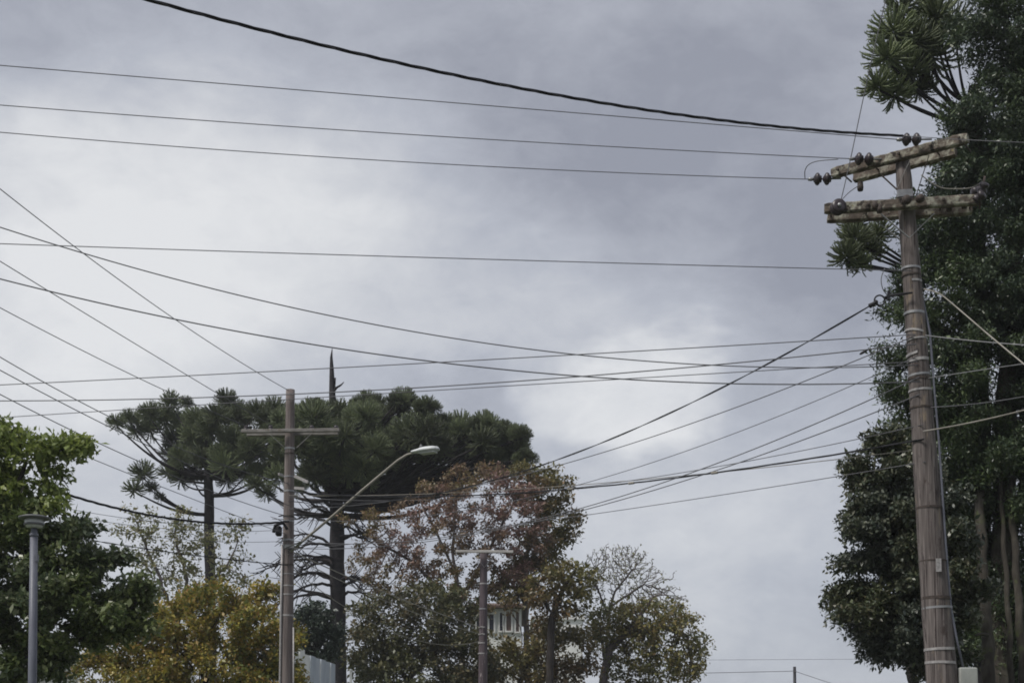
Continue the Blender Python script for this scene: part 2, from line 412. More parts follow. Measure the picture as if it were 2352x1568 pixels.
house('flat_roofed_house', 78, 1224, 1338, 1422, 'pale flat-roofed house behind the slim dark-stemmed tree', M['white_wall'], 0,
      [(1236, 1260, 1441, 1467, M['glass']), (1300, 1322, 1440, 1459, M['glass']), (1270, 1286, 1441, 1465, M['glass'])])
house('garden_house', 30, -60, 16, 1486, 'pale wall of a low house at the left edge below the big tree', M['white_wall'], 0,
      [(-40, -12, 1505, 1560, M['glass'])], 5)
# stepped sheet-clad wall between the concrete-grey pole and the araucaria trunk
A, B = P(672, 1486, 37.0), P(768, 1528, 41.0)
root = thing('panel_wall', (A.x, 37.0, 0), 'stepped wall of blue-grey upright panels beside the timber pole', 'wall')
tops = [1488, 1490, 1503, 1506, 1511, 1514, 1519, 1523]
n = len(tops)
for i in range(n):
    t0, t1 = i / n, (i + 1) / n
    x0, x1 = A.x + (B.x - A.x) * t0, A.x + (B.x - A.x) * t1
    y0, y1 = 37 + 4 * t0, 37 + 4 * t1
    zt = P(700, tops[i], (y0 + y1) / 2).z
    m = MB(); dx, dy = x1 - x0, y1 - y0
    m.beam((x0 + .04 * dx, y0 + .04 * dy, zt / 2), (x1 - .08 * dx, y1 - .08 * dy, zt / 2), .05 + .03 * (i % 2), zt)
    m.build('panel', M['white_wall'] if i < 3 else M['panel'], root)
    m = MB(); m.beam((x1 - .07 * dx, y1 - .07 * dy - .03, zt / 2 - .03), (x1 + .03 * dx, y1 + .03 * dy - .03, zt / 2 - .03), .05, zt - .06)
    m.build('batten', M['frame'], root)
a = P(806, 1540, 43)
root = thing('white_post', (a.x, 43, 0), 'slender white post standing right of the thick araucaria trunk', 'post')
m = MB(); m.beam((a.x, 43, 0), (a.x, 43, a.z), .07, .07, bev=.008); m.build('shaft', M['frame'], root)
m = MB(); m.lathe([(.03, 0), (.055, .01), (.05, .04), (.01, .06)], (a.x, 43, a.z), (0, 0, 1), 10); m.build('cap', M['frame'], root)

# ------------------------------------------------------------------ right timber pole
YR = 15.0
def rx(y): return 2073 + (y - 372) * (92 / 1196)
def RP(y, dy=0.0): return P(rx(y), y, YR + dy)
def rr(y): return (17.5 + max(0, y - 372) * .0155) * YR / F
top, low = RP(368), RP(1568)
dirp = (low - top).normalized(); base = low + dirp * (low.z / -dirp.z) * 1.0
pole_r = thing('timber_pole', (base.x, base.y, 0), 'tall leaning brown timber pole with two lichen-covered crossarms, at the right', 'utility pole')
pts, rad = [], []
for i in range(41):
    t = i / 40; p = top.lerp(base + dirp * .2, t); pts.append(p + Vector((math.sin(t * 9) * .006, 0, 0)))
    yy = PROJ(p)[1]; rad.append(rr(yy) * (1 + .012 * math.sin(i * 1.7)) * (.9 if i == 0 else 1))
m = MB(); m.tube(pts, rad, 20); m.build('shaft', M['pole'], pole_r)

def band(y, h_px, mat, tilt=0.0, root=pole_r, PF=RP, rf=rr, Y=YR, name='band', arc=(0, 1), proud=.006):
    c = PF(y); r = rf(y) + proud; h = h_px * Y / F
    m = MB(); k = 24; vs = []; fs = []
    k0, k1 = int(arc[0] * k), int(arc[1] * k)
    idx = list(range(k0, k1 + 1))
    for j in idx:
        a = 2 * math.pi * j / k + math.pi / 2
        z = tilt * math.cos(a)
        for (rr_, zz) in ((r - .02, -h / 2), (r, -h / 2), (r, h / 2), (r - .02, h / 2)):
            vs.append(c + Vector((math.cos(a) * rr_, math.sin(a) * rr_, zz + z)))
    for i in range(len(idx) - 1):
        for q in range(4):
            q2 = (q + 1) % 4; fs.append((i * 4 + q, i * 4 + q2, (i + 1) * 4 + q2, (i + 1) * 4 + q))
    m.add(vs, fs); return m.build(name, mat, root)
for (y, h, mk, t, *arc_) in ((618, 5, 'galv', .0), (649, 5, 'tape', .004, (.46, .9)), (721, 6, 'galv', 0), (764, 5, 'tape', -.022, (.22, .62)), (781, 4, 'tape', .012, (.3, .75)), (812, 6, 'tape', .03, (.2, .48)),
                      (829, 7, 'tape', .012, (.28, .7)), (863, 5, 'galv', .01), (872, 6, 'darkband', -.01), (898, 5, 'tape', .006), (938, 4, 'darkband', 0), (1167, 5, 'darkband', 0), (1289, 3, 'darkband', 0),
                      (1374, 7, 'darkband', 0), (1396, 5, 'galv', .006), (1491, 6, 'tape', .004, (.22, .66)), (1522, 6, 'tape', -.004, (.22, .66)), (634, 4, 'darkband', 0), (452, 9, 'darkband', 0)):
    band(y, h, M[mk], t, arc=arc_[0] if arc_ else (0, 1))

def arm_pair(l, r, gap, w, h, mat, root, name='crossarm', bev=.008, ends=((0, 1), (0, 1))):
    """two beams bolted to either side of the pole"""
    d = (r - l); d.z = 0; d.normalize(); pr = Vector((d.y, -d.x, 0))
    if pr.y > 0: pr = -pr                         # toward the viewpoint
    out = []
    for s, (e0, e1) in zip((1, -1), ends):
        m = MB(); a_, b_ = l.lerp(r, e0) + pr * gap * s, l.lerp(r, e1) + pr * gap * s
        nseg = 40; vs = []; fs = []
        prof = [(-.5, -.38), (-.38, -.5), (0, -.5), (.38, -.5), (.5, -.38), (.5, 0), (.5, .38), (.38, .5), (0, .5), (-.38, .5), (-.5, .38), (-.5, 0)]
        for q in range(nseg + 1):
            c_ = a_.lerp(b_, q / nseg); e_ = 1.0 if 0 < q < nseg else .86
            for (pu, pw) in prof:
                jr = random.uniform(-.05, .05) + (random.uniform(.0, .10) if pw > .3 and random.random() < .3 else 0)
                vs.append(c_ + pr * (pu * w * e_ * (1 + jr)) + Vector((0, 0, pw * h * e_ * (1 + jr))) + d * random.uniform(-.006, .006))
        kk = len(prof)
        for q in range(nseg):
            for i_ in range(kk): fs.append((q * kk + i_, q * kk + (i_ + 1) % kk, (q + 1) * kk + (i_ + 1) % kk, (q + 1) * kk + i_))
        fs += [tuple(range(kk))[::-1], tuple(nseg * kk + i_ for i_ in range(kk))]
        m.add(vs, fs)
        out.append(m.build(name, mat, root))
    return d, pr
UL, UR = P(1922, 408, 15.47), P(2232, 326, 14.60)
UR.z = UL.z
d_u, p_u = arm_pair(UL, UR, .125, .085, .105, M['arm'], pole_r, ends=((0, 1), (.10, .86)))
LL, LR = P(1892, 491, 15.12), P(2248, 470, 14.88)
LR.z = LL.z
d_l, p_l = arm_pair(LL, LR, .13, .085, .105, M['arm'], pole_r, ends=((0, 1), (.03, .97)))
# bolts through the arms
for (l, r, d, pr, fr) in ((UL, UR, d_u, p_u, (.06, .30, .52, .75, .95)), (LL, LR, d_l, p_l, (.05, .28, .5, .76, .95))):
    for f in fr:
        c = l.lerp(r, f); m = MB(); m.tube([c + pr * .205, c - pr * .205], .009, 6)
        m.lathe([(.018, 0), (.018, .012)], c + pr * .19, pr, 6); m.build('bolt', M['darkband'], pole_r)
# braces
def strip(name, pts, w, mat, root, t=.006):
    m = MB()
    for a, b in zip(pts[:-1], pts[1:]): m.beam(a, b, t, w, up=Vector((0, -1, 0.02)))
    return m.build(name, mat, root)
fy = -.20
strip('brace', [P(2024, 492, 14.86), P(2088, 546, 14.82)], .022, M['galv'], pole_r)
strip('brace', [P(2089, 546, 14.82), P(2146, 490, 14.72)], .022, M['galv'], pole_r)
strip('brace', [P(2006, 503, 15.2), P(2073, 555, 15.12)], .022, M['galv'], pole_r)
strip('brace', [P(2024, 402, 15.06), P(2063, 438, 14.86)], .022, M['darkband'], pole_r)
strip('brace', [P(2090, 368, 14.72), P(2061, 432, 14.84)], .022, M['tape'], pole_r)
strip('brace', [P(2134, 356, 14.62), P(2104, 450, 14.86)], .022, M['darkband'], pole_r)
# through-plate and bolts between the arms
m = MB(); m.beam(RP(436, -.19), RP(452, -.19), .16, .03, up=Vector((0, -1, 0))); m.build('bracket', M['galv'], pole_r)
m = MB(); m.lathe([(.03, 0), (.05, .02), (.05, .05), (.02, .07)], RP(462, -.24), (0.1, -1, 0), 12); m.build('bracket', M['darkband'], pole_r)
m = MB(); m.lathe([(.03, 0), (.045, .03), (.045, .07), (.02, .09)], P(2108, 460, 14.75), (0.3, -1, 0), 12); m.build('bracket', M['darkband'], pole_r)

DISC = [(.012, -.046), (.034, -.044), (.042, -.026), (.058, -.020), (.068, -.004), (.068, .008), (.058, .022), (.042, .032), (.026, .044), (.012, .048)]
def insulator(p_arm, p_wire, discs=2, sc=1.0, root=pole_r):
    """a strain string from the arm to the wire's dead end"""
    ax = (p_wire - p_arm); L = ax.length; ax = ax.normalized()
    m = MB(); m.tube([p_arm, p_wire], .010, 6); ins = m.build('insulator', M['galv'], root)
    for k in range(discs):
        c = p_wire - ax * (.075 + .105 * k) * sc
        m = MB(); m.lathe([(a * sc, b * sc) for a, b in DISC], c, ax, 16); m.build('disc', M['porcelain'], ins)
    m = MB(); m.lathe([(.016, -.03), (.022, 0), (.016, .03)], p_wire, ax, 8); m.build('clamp', M['galv'], ins)
W1, W2, W3 = P(1862, 412, 15.40), P(1957, 365, 15.02), P(2066, 321, 14.66)
insulator(P(1932, 410, 15.36), W1); insulator(P(2030, 366, 15.0), W2); insulator(P(2140, 320, 14.66), W3)
# spool on the lower arm and dark cluster on its far end
SP = P(1925, 476, 14.90)
m = MB(); m.lathe([(.04, -.05), (.078, -.045), (.082, -.02), (.045, -.012), (.045, .012), (.082, .02), (.078, .045), (.04, .05)], SP, (0.15, -1, .1), 18)
sp = m.build('insulator', M['porcelain'], pole_r)
m = MB(); m.lathe([(.022, 0), (.022, .02)], SP + Vector((0, -.055, 0)), (0.15, -1, .1), 8); m.build('bolt', M['galv'], sp)
m = MB(); m.lathe([(.03, -.05), (.036, -.02), (.03, .05)], P(1976, 428, 15.25), (0, 0, 1), 10); m.build('bracket', M['darkband'], pole_r)
for (x, y, Yd, ax) in ((2250, 452, 14.70, (.5, -.6, .4)), (2258, 432, 14.72, (.2, -.5, .8)), (2244, 440, 14.9, (.8, .2, .3))):
    m = MB(); m.lathe([(.02, -.06), (.05, -.05), (.055, -.02), (.03, 0), (.055, .02), (.05, .05), (.02, .06)], P(x, y, Yd), ax, 14)
    m.build('insulator', M['porcelain'], pole_r)
m = MB(); m.tube([P(2250, 480, 14.75), P(2253, 455, 14.7), P(2262, 405, 14.72)], .012, 6); m.build('bracket', M['darkband'], pole_r)
for (x, y) in ((2020, 480), (2010, 472), (2180, 476), (2215, 470)):
    m = MB(); m.lathe([(.03, -.04), (.035, 0), (.02, .05)], P(x, y, 14.86), (0, 0, 1), 8); m.build('bracket', M['darkband'], pole_r)
# conduit down the right side, stay, box
m = MB(); m.tube([P(2112, 650, 15.0), P(2122, 700, 14.98), P(2136, 765, 14.95), P(2146, 900, 14.95), P(2157, 1020, 14.93), P(2172, 1250, 14.92), P(2184, 1395, 14.92), P(2196, 1460, 14.92), P(2212, 1530, 14.92)], .013, 8)
m.build('conduit', M['lamp_grey'], pole_r)
bx0, bx1 = P(2202, 1532, 14.9), P(2244, 1532, 14.9)
mb = thing('meter_box', ((bx0.x + bx1.x) / 2, 14.95, bx0.z - .5), 'grey box mounted low against the right side of the leaning timber pole', 'box')
m = MB(); m.beam(Vector(((bx0.x + bx1.x) / 2, 14.95, bx0.z - .5)), Vector(((bx0.x + bx1.x) / 2, 14.95, bx0.z)), bx1.x - bx0.x, .16, up=Vector((0, -1, 0)), bev=.012); m.build('case', M['box'], mb)
m = MB(); m.beam(Vector(((bx0.x + bx1.x) / 2, 14.86, bx0.z - .46)), Vector(((bx0.x + bx1.x) / 2, 14.86, bx0.z - .04)), (bx1.x - bx0.x) * .86, .012, up=Vector((0, -1, 0))); m.build('door', M['box'], mb)
m = MB(); m.beam(Vector((bx0.x - .04, 14.95, bx0.z - .25)), Vector((bx0.x - .01, 14.95, bx0.z - .25)), .05, .1); m.build('bracket', M['galv'], mb)
# worn plate
m = MB(); pc = RP(1312, -.165) + Vector((.05, 0, 0)); m.beam(pc, pc + Vector((0, 0, .14)), .055, .012, up=Vector((0, -1, 0))); m.build('number_plate', M['tape'], pole_r)

# ------------------------------------------------------------------ left timber pole with street lamp
YL = 27.0
def lx(y): return 667 - (y - 895) * (9 / 673)
def LP(y, dy=0.0): return P(lx(y), y, YL + dy)
def lr(y): return (10.2 + max(0, y - 895) * .0075) * YL / F
top, low = LP(895), LP(1568); dirp = (low - top).normalized(); base = low + dirp * (low.z / -dirp.z)
pole_l = thing('timber_pole', (base.x, base.y, 0), 'grey timber pole carrying a street lamp, in front of the araucarias', 'utility pole')
pts, rad = [], []
for i in range(33):
    t = i / 32; p = top.lerp(base + dirp * .2, t); pts.append(p); rad.append(lr(PROJ(p)[1]) * (1 + .01 * math.sin(i * 2.1)))
m = MB(); m.tube(pts, rad, 18); m.build('shaft', M['pole2'], pole_l)
for (y, h, mk) in ((1030, 4, 'galv'), (1042, 3, 'darkband'), (1095, 3, 'galv'), (1128, 4, 'galv'), (1186, 3, 'darkband'), (1197, 3, 'galv'), (1240, 4, 'galv'), (1256, 9, 'tape'), (1297, 3, 'darkband'), (1345, 3, 'tape'), (1365, 3, 'tape'), (1413, 4, 'tape'), (1318, 2, 'galv')):
    band(y, h, M[mk], 0, pole_l, LP, lr, YL)
CL, CR = P(558, 994, 27.0), P(782, 992, 26.9); CR.z = CL.z
m = MB(); o_ = Vector((0, -.13, 0)); m.beam(CL + o_, CR + o_, .075, .066, bev=.008); m.build('crossarm', M['arm2'], pole_l)
m = MB(); o2 = Vector((0, .13, 0)); m.beam(CL.lerp(CR, .03) + o2, CL.lerp(CR, .97) + o2, .075, .066, bev=.008); m.build('crossarm', M['arm2'], pole_l)
strip('brace', [P(619, 996, 26.80), P(652, 1026, 26.84)], .028, M['tape'], pole_l)
strip('brace', [P(716, 995, 26.80), P(681, 1028, 26.84)], .028, M['tape'], pole_l)
for x in (566, 622, 716, 772):
    m = MB(); c = P(x, 984, 26.88); m.lathe([(.02, -.05), (.05, -.03), (.055, -.01), (.03, .0), (.05, .02), (.03, .06)], c, (0, 0, 1), 12); m.build('insulator', M['porcelain'], pole_l)
# conduits down its sides
m = MB(); m.tube([P(648, 1250, 26.9), P(645.5, 1400, 26.9), P(643, 1568, 26.9), Vector((P(643, 1568, 26.9).x - .02, 26.9, 0.2))], .022, 8); m.build('conduit', M['tape'], pole_l)
m = MB(); m.tube([P(674, 1440, 26.85), P(674, 1568, 26.85), Vector((P(674, 1568, 26.85).x, 26.85, 0.2))], .014, 8); m.build('conduit', M['tape'], pole_l)
# dark splice enclosure and brackets
m = MB(); m.beam(P(640, 1208, 26.8), P(640, 1230, 26.8), .11, .16, up=Vector((0, -1, 0)), bev=.02); m.build('splice_box', M['wire_black'], pole_l)
m = MB(); m.tube([P(628, 1222, 26.7), P(632, 1206, 26.65), P(650, 1200, 26.75), P(660, 1215, 26.8)], .03, 8); m.build('cable_loop', M['wire_black'], pole_l)
for (x0, y0, x1, y1) in ((677, 1093, 708, 1107), (677, 1120, 700, 1122), (650, 1092, 640, 1088)):
    m = MB(); m.beam(P(x0, y0, 26.85), P(x1, y1, 26.6), .03, .05); m.build('bracket', M['tape'], pole_l)
# street lamp
lampA, lampB = P(672, 1262, 26.8), P(942, 1041, 25.6)
sl = thing('street_lamp', lampA, 'pale street lamp on a long slanting arm bolted to the grey timber pole', 'street lamp')
ctrl = [P(668, 1266, 26.84), P(700, 1238, 26.7), P(760, 1188, 26.4), P(830, 1127, 26.1), P(890, 1077, 25.8), P(915, 1056, 25.7), P(935, 1044, 25.62), P(952, 1039, 25.55)]
m = MB(); m.tube(ctrl, [.025] * 5 + [.023] * 3, 10); m.build('arm', M['wire_pale'], sl)
h0, h1 = P(945, 1039, 25.56), P(1012, 1030, 25.3)
ax = (h1 - h0).normalized()
m = MB()
prof = [(.02, 0), (.05, .02), (.062, .08), (.075, .16), (.095, .22), (.10, .32), (.095, .45), (.07, .54), (.015, .56)]
k = 16; vs = []; fs = []
side = ax.cross(Vector((0, 0, 1))).normalized(); upv = side.cross(ax)
for (r_, t_) in prof:
    for j in range(k):
        a_ = 2 * math.pi * j / k; cz = math.sin(a_)
        vs.append(h0 + ax * t_ + side * math.cos(a_) * r_ * 1.25 + upv * (cz * r_ * (.72 if cz > 0 else .38)))
for i in range(len(prof) - 1):
    for j in range(k): fs.append((i * k + j, i * k + (j + 1) % k, (i + 1) * k + (j + 1) % k, (i + 1) * k + j))
m.add(vs, fs, True); m.build('lamp_head', M['lamp_pale'], sl)
m = MB(); m.beam(h0 + ax * .2 - upv * .045, h0 + ax * .5 - upv * .045, .16, .03, bev=.01); m.build('lens', M['lens'], sl)
m = MB(); m.lathe([(.025, 0), (.03, .03), (.02, .06), (.004, .07)], h0 + ax * .2 + upv * .06, upv, 10); m.build('photocell', M['lamp_dark'], sl)
strip('clamp', [P(655, 1258, 26.78), P(700, 1240, 26.66)], .08, M['galv'], sl)

# ------------------------------------------------------------------ far pole
YF = 42.0
def FP(y, dy=0.0): return P(1111 - (y - 1270) * .013, y, YF + dy)
def fr_(y): return (8.4 + max(0, y - 1270) * .008) * YF / F
top, low = FP(1264), FP(1568)
pole_f = thing('timber_pole', (low.x, YF, 0), 'distant dark timber pole with one pale crossarm, among the rusty trees', 'utility pole')
pts = [top.lerp(Vector((low.x, YF, -.1)), i / 20) for i in range(21)]
m = MB(); m.tube(pts, [fr_(PROJ(p)[1]) for p in pts], 14); m.build('shaft', M['pole3'], pole_f)
a, b = P(1047, 1266, 41.8), P(1179, 1267, 41.8)
m = MB(); m.beam(a + Vector((0, -.05, 0)), b + Vector((0, -.05, 0)), .09, .075, bev=.008); m.build('crossarm', M['arm3'], pole_f)
strip('brace', [P(1088, 1270, 41.7), P(1112, 1302, 41.75)], .035, M['galv'], pole_f)
strip('brace', [P(1140, 1270, 41.7), P(1112, 1302, 41.75)], .035, M['galv'], pole_f)
for x in (1054, 1090, 1138, 1172):
    m = MB(); m.lathe([(.02, -.02), (.05, 0), (.055, .03), (.03, .05), (.045, .08), (.02, .11)], P(x, 1262, 41.75), (0, 0, 1), 10); m.build('insulator', M['porcelain'], pole_f)
for y in (1340, 1398, 1440, 1456, 1476, 1500): band(y, 3, M['galv'] if y % 4 else M['tape'], 0, pole_f, FP, fr_, YF)
# small pole, low at the right
q = P(1825, 1530, 60)
pole_s = thing('line_pole', (q.x, 60, 0), 'small dark pole top standing low in the open sky left of the right-hand trees', 'utility pole')
m = MB(); m.tube([(q.x, 60, q.z), (q.x, 60, q.z * .5), (q.x, 60, -.1)], [.062, .075, .09], 12); m.build('shaft', M['wire_black'], pole_s)
m = MB(); m.lathe([(.02, 0), (.045, .02), (.045, .07), (.02, .09)], (q.x, 59.92, q.z - .22), (0, -1, 0), 10); m.build('insulator', M['porcelain'], pole_s)

# ------------------------------------------------------------------ garden lamp post at the left
YG = 15.0
g0 = P(74.5, 1568, YG); gt = P(78, 1232, YG)
lp = thing('lamp_post', (g0.x, YG, 0), 'slim grey lamp post with a flat round head, before the big tree at the left', 'lamp post')
gx = gt.x
m = MB(); m.tube([(g0.x - .006, YG, 0), (g0.x, YG, g0.z), gt], [.052, .046, .040], 16); m.build('post', M['lamp_grey'], lp)
m = MB(); m.lathe([(.16, 0), (.16, .012), (.03, .02)], (g0.x - .006, YG, 0), (0, 0, 1), 14); m.build('base_plate', M['lamp_grey'], lp)
m = MB(); m.lathe([(.040, 0), (.046, .002), (.046, .03), (.034, .036), (.030, .12)], gt, (0, 0, 1), 14); m.build('collar', M['lamp_grey'], lp)
hz = P(78, 1196, YG).z
m = MB(); m.lathe([(.03, -.075), (.085, -.068), (.098, -.02), (.10, .012)], (gx, YG, hz), (0, 0, 1), 20); m.build('lens', M['lens'], lp)
m = MB(); m.lathe([(.10, .0), (.150, .006), (.163, .014), (.163, .026), (.12, .040), (.05, .046), (.004, .048)], (gx, YG, hz + .013), (0, 0, 1), 28); m.build('lamp_head', M['lamp_dark'], lp)
m = MB(); m.lathe([(.105, -.05), (.108, -.046), (.108, -.03), (.10, -.026)], (gx, YG, hz), (0, 0, 1), 20); m.build('rim', M['lamp_dark'], lp)
m = MB()
for a_ in range(3):
    aa = a_ * 2.094 + .5
    m.tube([(gx + .03 * math.cos(aa), YG + .03 * math.sin(aa), gt.z + .1), (gx + .085 * math.cos(aa), YG + .085 * math.sin(aa), hz - .06)], .007, 5)
m.build('bracket', M['lamp_grey'], lp)
m = MB(); m.beam((gx + .045, YG - .03, gt.z - .27), (gx + .045, YG - .03, gt.z - .20), .03, .05); m.build('fitting', M['lamp_grey'], lp)

# ------------------------------------------------------------------ wires
def hang(A, B, mid, n=56):
    """a sagging span from A to B that passes the sight line of photo position mid"""
    A, B = Vector(A), Vector(B)
    s, t = 0.0, .5
    if mid is not None:
        for _ in range(30):
            lo, hi = 0.0, 1.0
            f = lambda tt: A.lerp(B, tt) - Vector((0, 0, 4 * s * tt * (1 - tt)))
            inc = PROJ(B)[0] > PROJ(A)[0]
            for _k in range(40):
                t = (lo + hi) / 2
                if (PROJ(f(t))[0] < mid[0]) == inc: lo = t
                else: hi = t
            q = f(t); err = mid[1] - PROJ(q)[1]
            s += err * (q.y / F) / max(.05, 4 * t * (1 - t))
            if abs(err) < .05: break
    return [A.lerp(B, i / n) - Vector((0, 0, 4 * s * (i / n) * (1 - i / n))) for i in range(n + 1)]
def wire(A, B, mid, r, label, mat='wire', name='overhead_wire', group=None, k=5, strands=1, cat='cable'):
    pts = hang(A, B, mid)
    if PROJ(pts[0])[0] < -50:                            # runs on out of sight to the next pole
        d0 = (pts[0] - pts[1]).normalized(); pts = [pts[0] + d0 * (2.5 * q) for q in range(6, 0, -1)] + pts
    if PROJ(pts[-1])[0] > 2400:
        d1 = (pts[-1] - pts[-2]).normalized(); pts = pts + [pts[-1] + d1 * (2.5 * q) for q in range(1, 6)]
    m = MB()
    if strands == 1: m.tube(pts, r, k)
    else:
        L = (pts[-1] - pts[0]).length; N_ = int(L / .11); fine = []
        for i in range(N_ + 1):
            t = i / N_ * (len(pts) - 1); j = min(int(t), len(pts) - 2); fine.append(pts[j].lerp(pts[j + 1], t - j))
        d = (pts[-1] - pts[0]).normalized(); uu = d.orthogonal().normalized(); ww = d.cross(uu)
        core = pts
        for q in range(strands):
            ph = 2 * math.pi * q / strands
            m.tube([p + (uu * math.cos(ph + i * .36) + ww * math.sin(ph + i * .36)) * r * .62 for i, p in enumerate(fine)], r * .58, 4)
    o = m.build(name, M[mat], None, tuple(pts[0]))
    return tag(o, label, cat, group)
# heavy twisted cable from overhead
wire(P(-140, -142, 9.6), P(2074, 312, 14.62), (1200, 204), .0125, "thick black twisted cable sweeping from the top edge down to the leaning pole's top", 'wire_black', strands=3, k=5)
wire(P(2074, 312, 14.62), P(2500, 332, 13.4), (2240, 322.5), .0040, 'thin line running right from the top of the leaning pole across the dark tree')
# three conductors
wire(P(-420, 116, 13.0), W3, (1000, 233), .0050, 'topmost of the three parallel thin conductors, ending at the highest insulator pair')
wire(P(-420, 207, 13.7), W2, (1000, 313), .0050, 'middle one of the three parallel thin conductors, ending at the second insulator pair')
wire(P(-420, 265, 14.2), W1, (1000, 376), .0050, 'lowest of the three parallel thin conductors, ending at the outermost insulator pair')
def bent(name, pts, r, label, mat='wire', k=6, cat='cable'):
    P_ = [Vector(p) for p in pts]; fine = []
    for i in range(len(P_) - 1):                       # smooth through the points
        p0, p1, p2, p3 = P_[max(i - 1, 0)], P_[i], P_[i + 1], P_[min(i + 2, len(P_) - 1)]
        for j in range(6):
            t = j / 6
            fine.append(.5 * ((2 * p1) + (p2 - p0) * t + (2 * p0 - 5 * p1 + 4 * p2 - p3) * t * t + (3 * p1 - p0 - 3 * p2 + p3) * t ** 3))
    fine.append(P_[-1])
    m = MB(); m.tube(fine, r, k)
    return tag(m.build(name, M[mat], None, tuple(P_[0])), label, cat)
bent('jumper_wire', [P(1849, 410, 15.4), P(1849, 392, 15.35), P(1858, 378, 15.3), P(1880, 370, 15.2), P(1925, 366, 15.1)], .0050, 'short hooked jumper wire between the two outer conductors left of the leaning pole')
bent('jumper_wire', [P(2116, 402, 14.7), P(2140, 420, 14.7), P(2165, 432, 14.7), P(2200, 434, 14.7), P(2232, 431, 14.72), P(2256, 418, 14.74)], .006, 'pale slack jumper wire above the right end of the lower crossarm', 'wire_pale')
bent('guy_wire', [P(2044, -60, 14.5), P(2034, 0, 14.55), P(2006, 120, 14.65), P(1979, 244, 14.75), P(1956, 354, 14.84), P(1940, 425, 14.88), P(1931, 462, 14.9)], .0050, 'steep thin wire dropping past the tufted branch to the spool on the lower crossarm')
bent('jumper_wire', [P(1976, 424, 15.2), P(1950, 442, 15.05), P(1931, 462, 14.9)], .0050, 'short slanting tie wire from the upper crossarm down to the spool')
bent('jumper_wire', [P(2032, 616, 14.9), P(2024, 640, 14.9), P(2028, 664, 14.9), P(2040, 680, 14.92)], .0050, 'short curled tail of wire left of the leaning pole above the ring clamp')
# single line under the lower arm
wire(P(-420, 545, 14.0), RP(622, -.13), (1000, 592), .0050, 'single nearly level wire reaching the leaning pole below its lower crossarm')
# wires dropping to the left pole
LB = 'wires fanning down from the left to the grey timber pole'
wire(P(-260, 222, 15.6), P(664, 897, 26.9), (390, 725), .0068, 'steepest wire of the left fan, ending at the top of the grey pole', group=LB)
wire(P(-300, 415, 16.0), P(622, 976, 26.88), (180, 710), .0066, "second wire of the left fan from the top, meeting the grey pole crossarm's middle", group=LB)
wire(P(-300, 541, 17.2), P(566, 978, 26.88), (180, 800), .0066, "third wire of the left fan from the top, meeting the crossarm's left tip", group=LB)
wire(P(-300, 630, 16.0), LP(1110, -.12), (240, 951), .0068, "fourth wire of the left fan from the top, crossing high over the small araucaria", group=LB)
wire(P(-300, 682, 15.8), LP(1160, -.12), (245, 977), .0068, 'fifth wire of the left fan from the top, crossing the small araucaria crown lower down', group=LB)
wire(P(-300, 742, 15.8), LP(1186, -.12), (301, 1051), .0068, 'second lowest wire of the left fan, passing just above the lime green branch', group=LB)
wire(P(-300, 838, 16.0), LP(1228, -.12), (290, 1085), .0058, 'lowest wire of the left fan, passing behind the lime green branch tips', group=LB)
wire(P(-250, 960, 20.0), LP(1197, -.12), (287, 1171), .021, 'thick bundled cable emerging from the left tree and flattening towards the grey timber pole', 'wire_black', strands=3)
for i, (y0, ym, y1, lab) in enumerate(((1075, 1186, 1203, 'upper one of the three hair-thin wires under the bundled cable at the left'), (1095, 1201, 1215, 'middle one of the three hair-thin wires under the bundled cable at the left'), (1120, 1222, 1242, 'lower one of the three hair-thin wires under the bundled cable at the left'))):
    wire(P(-200, y0, 20.5), LP(y1, -.12), (265, ym), .0045, lab, group='hair-thin wires under the bundled cable')
wire(P(-250, 1150, 20.0), LP(1297, -.12), (380, 1266), .013, "dark cable sagging from left tree to grey pole, lowest of all there", 'wire_black', strands=2)
# wires running to the leaning pole from far left
LB = 'long wires from the left edge to the leaning timber pole'
wire(P(-400, 902, 18.4), RP(768, -.13), (1080, 828), .0058, 'uppermost rising wire from the left edge above the araucarias to the leaning pole', group=LB)
wire(P(-400, 915, 18.4), RP(790, -.13), (945, 891), .0066, 'second rising wire, grazing the araucaria tops on its way to the leaning pole', group=LB)
wire(P(-400, 985, 19.0), RP(830, -.13), (1200, 884), .0050, 'third and faintest rising wire behind the araucaria tops towards the leaning pole', group=LB)
wire(P(-400, 380, 12.6), RP(838, -.13), (1000, 770), .0058, 'upper sagging wire crossing from the left edge down to the leaning pole', group=LB)
wire(P(-400, 528, 13.4), RP(876, -.13), (1000, 831), .0068, 'darker lower sagging wire crossing from the left edge down to the leaning pole', group=LB)
# wires between the two poles
LB = 'wires slung between the two timber poles'
CE = P(2012, 694, 14.98)
wire(CE, LP(1150, -.12), (1500, 966), .0095, 'thick dark twisted cable rising to the ring clamp on the leaning pole', 'wire_black', group=LB, strands=2)
wire(RP(770, -.14), LP(1168, -.12), (1600, 968), .006, 'second highest wire between the poles, with a small splice near the leaning pole', group=LB)
wire(RP(818, -.14), LP(1190, -.12), (1700, 990), .0048, 'third highest and thin wire slung between the two timber poles', group=LB)
wire(RP(866, -.14), LP(1240, -.12), (1600, 1081), .0065, 'upper one of the close pair of wires slung between the poles', group=LB)
wire(RP(905, -.14), LP(1258, -.12), (1500, 1126), .0065, 'lower one of the close pair of wires slung between the poles', group=LB)
wire(RP(975, -.14), LP(1140, -.12), (1560, 1086), .0048, 'faint thin wire just above the wrapped telephone cable', group=LB)
wire(RP(1060, -.14), LP(1262, -.12), (1500, 1160), .0048, 'lowest faint wire between the poles, under the wrapped telephone cable', group=LB)
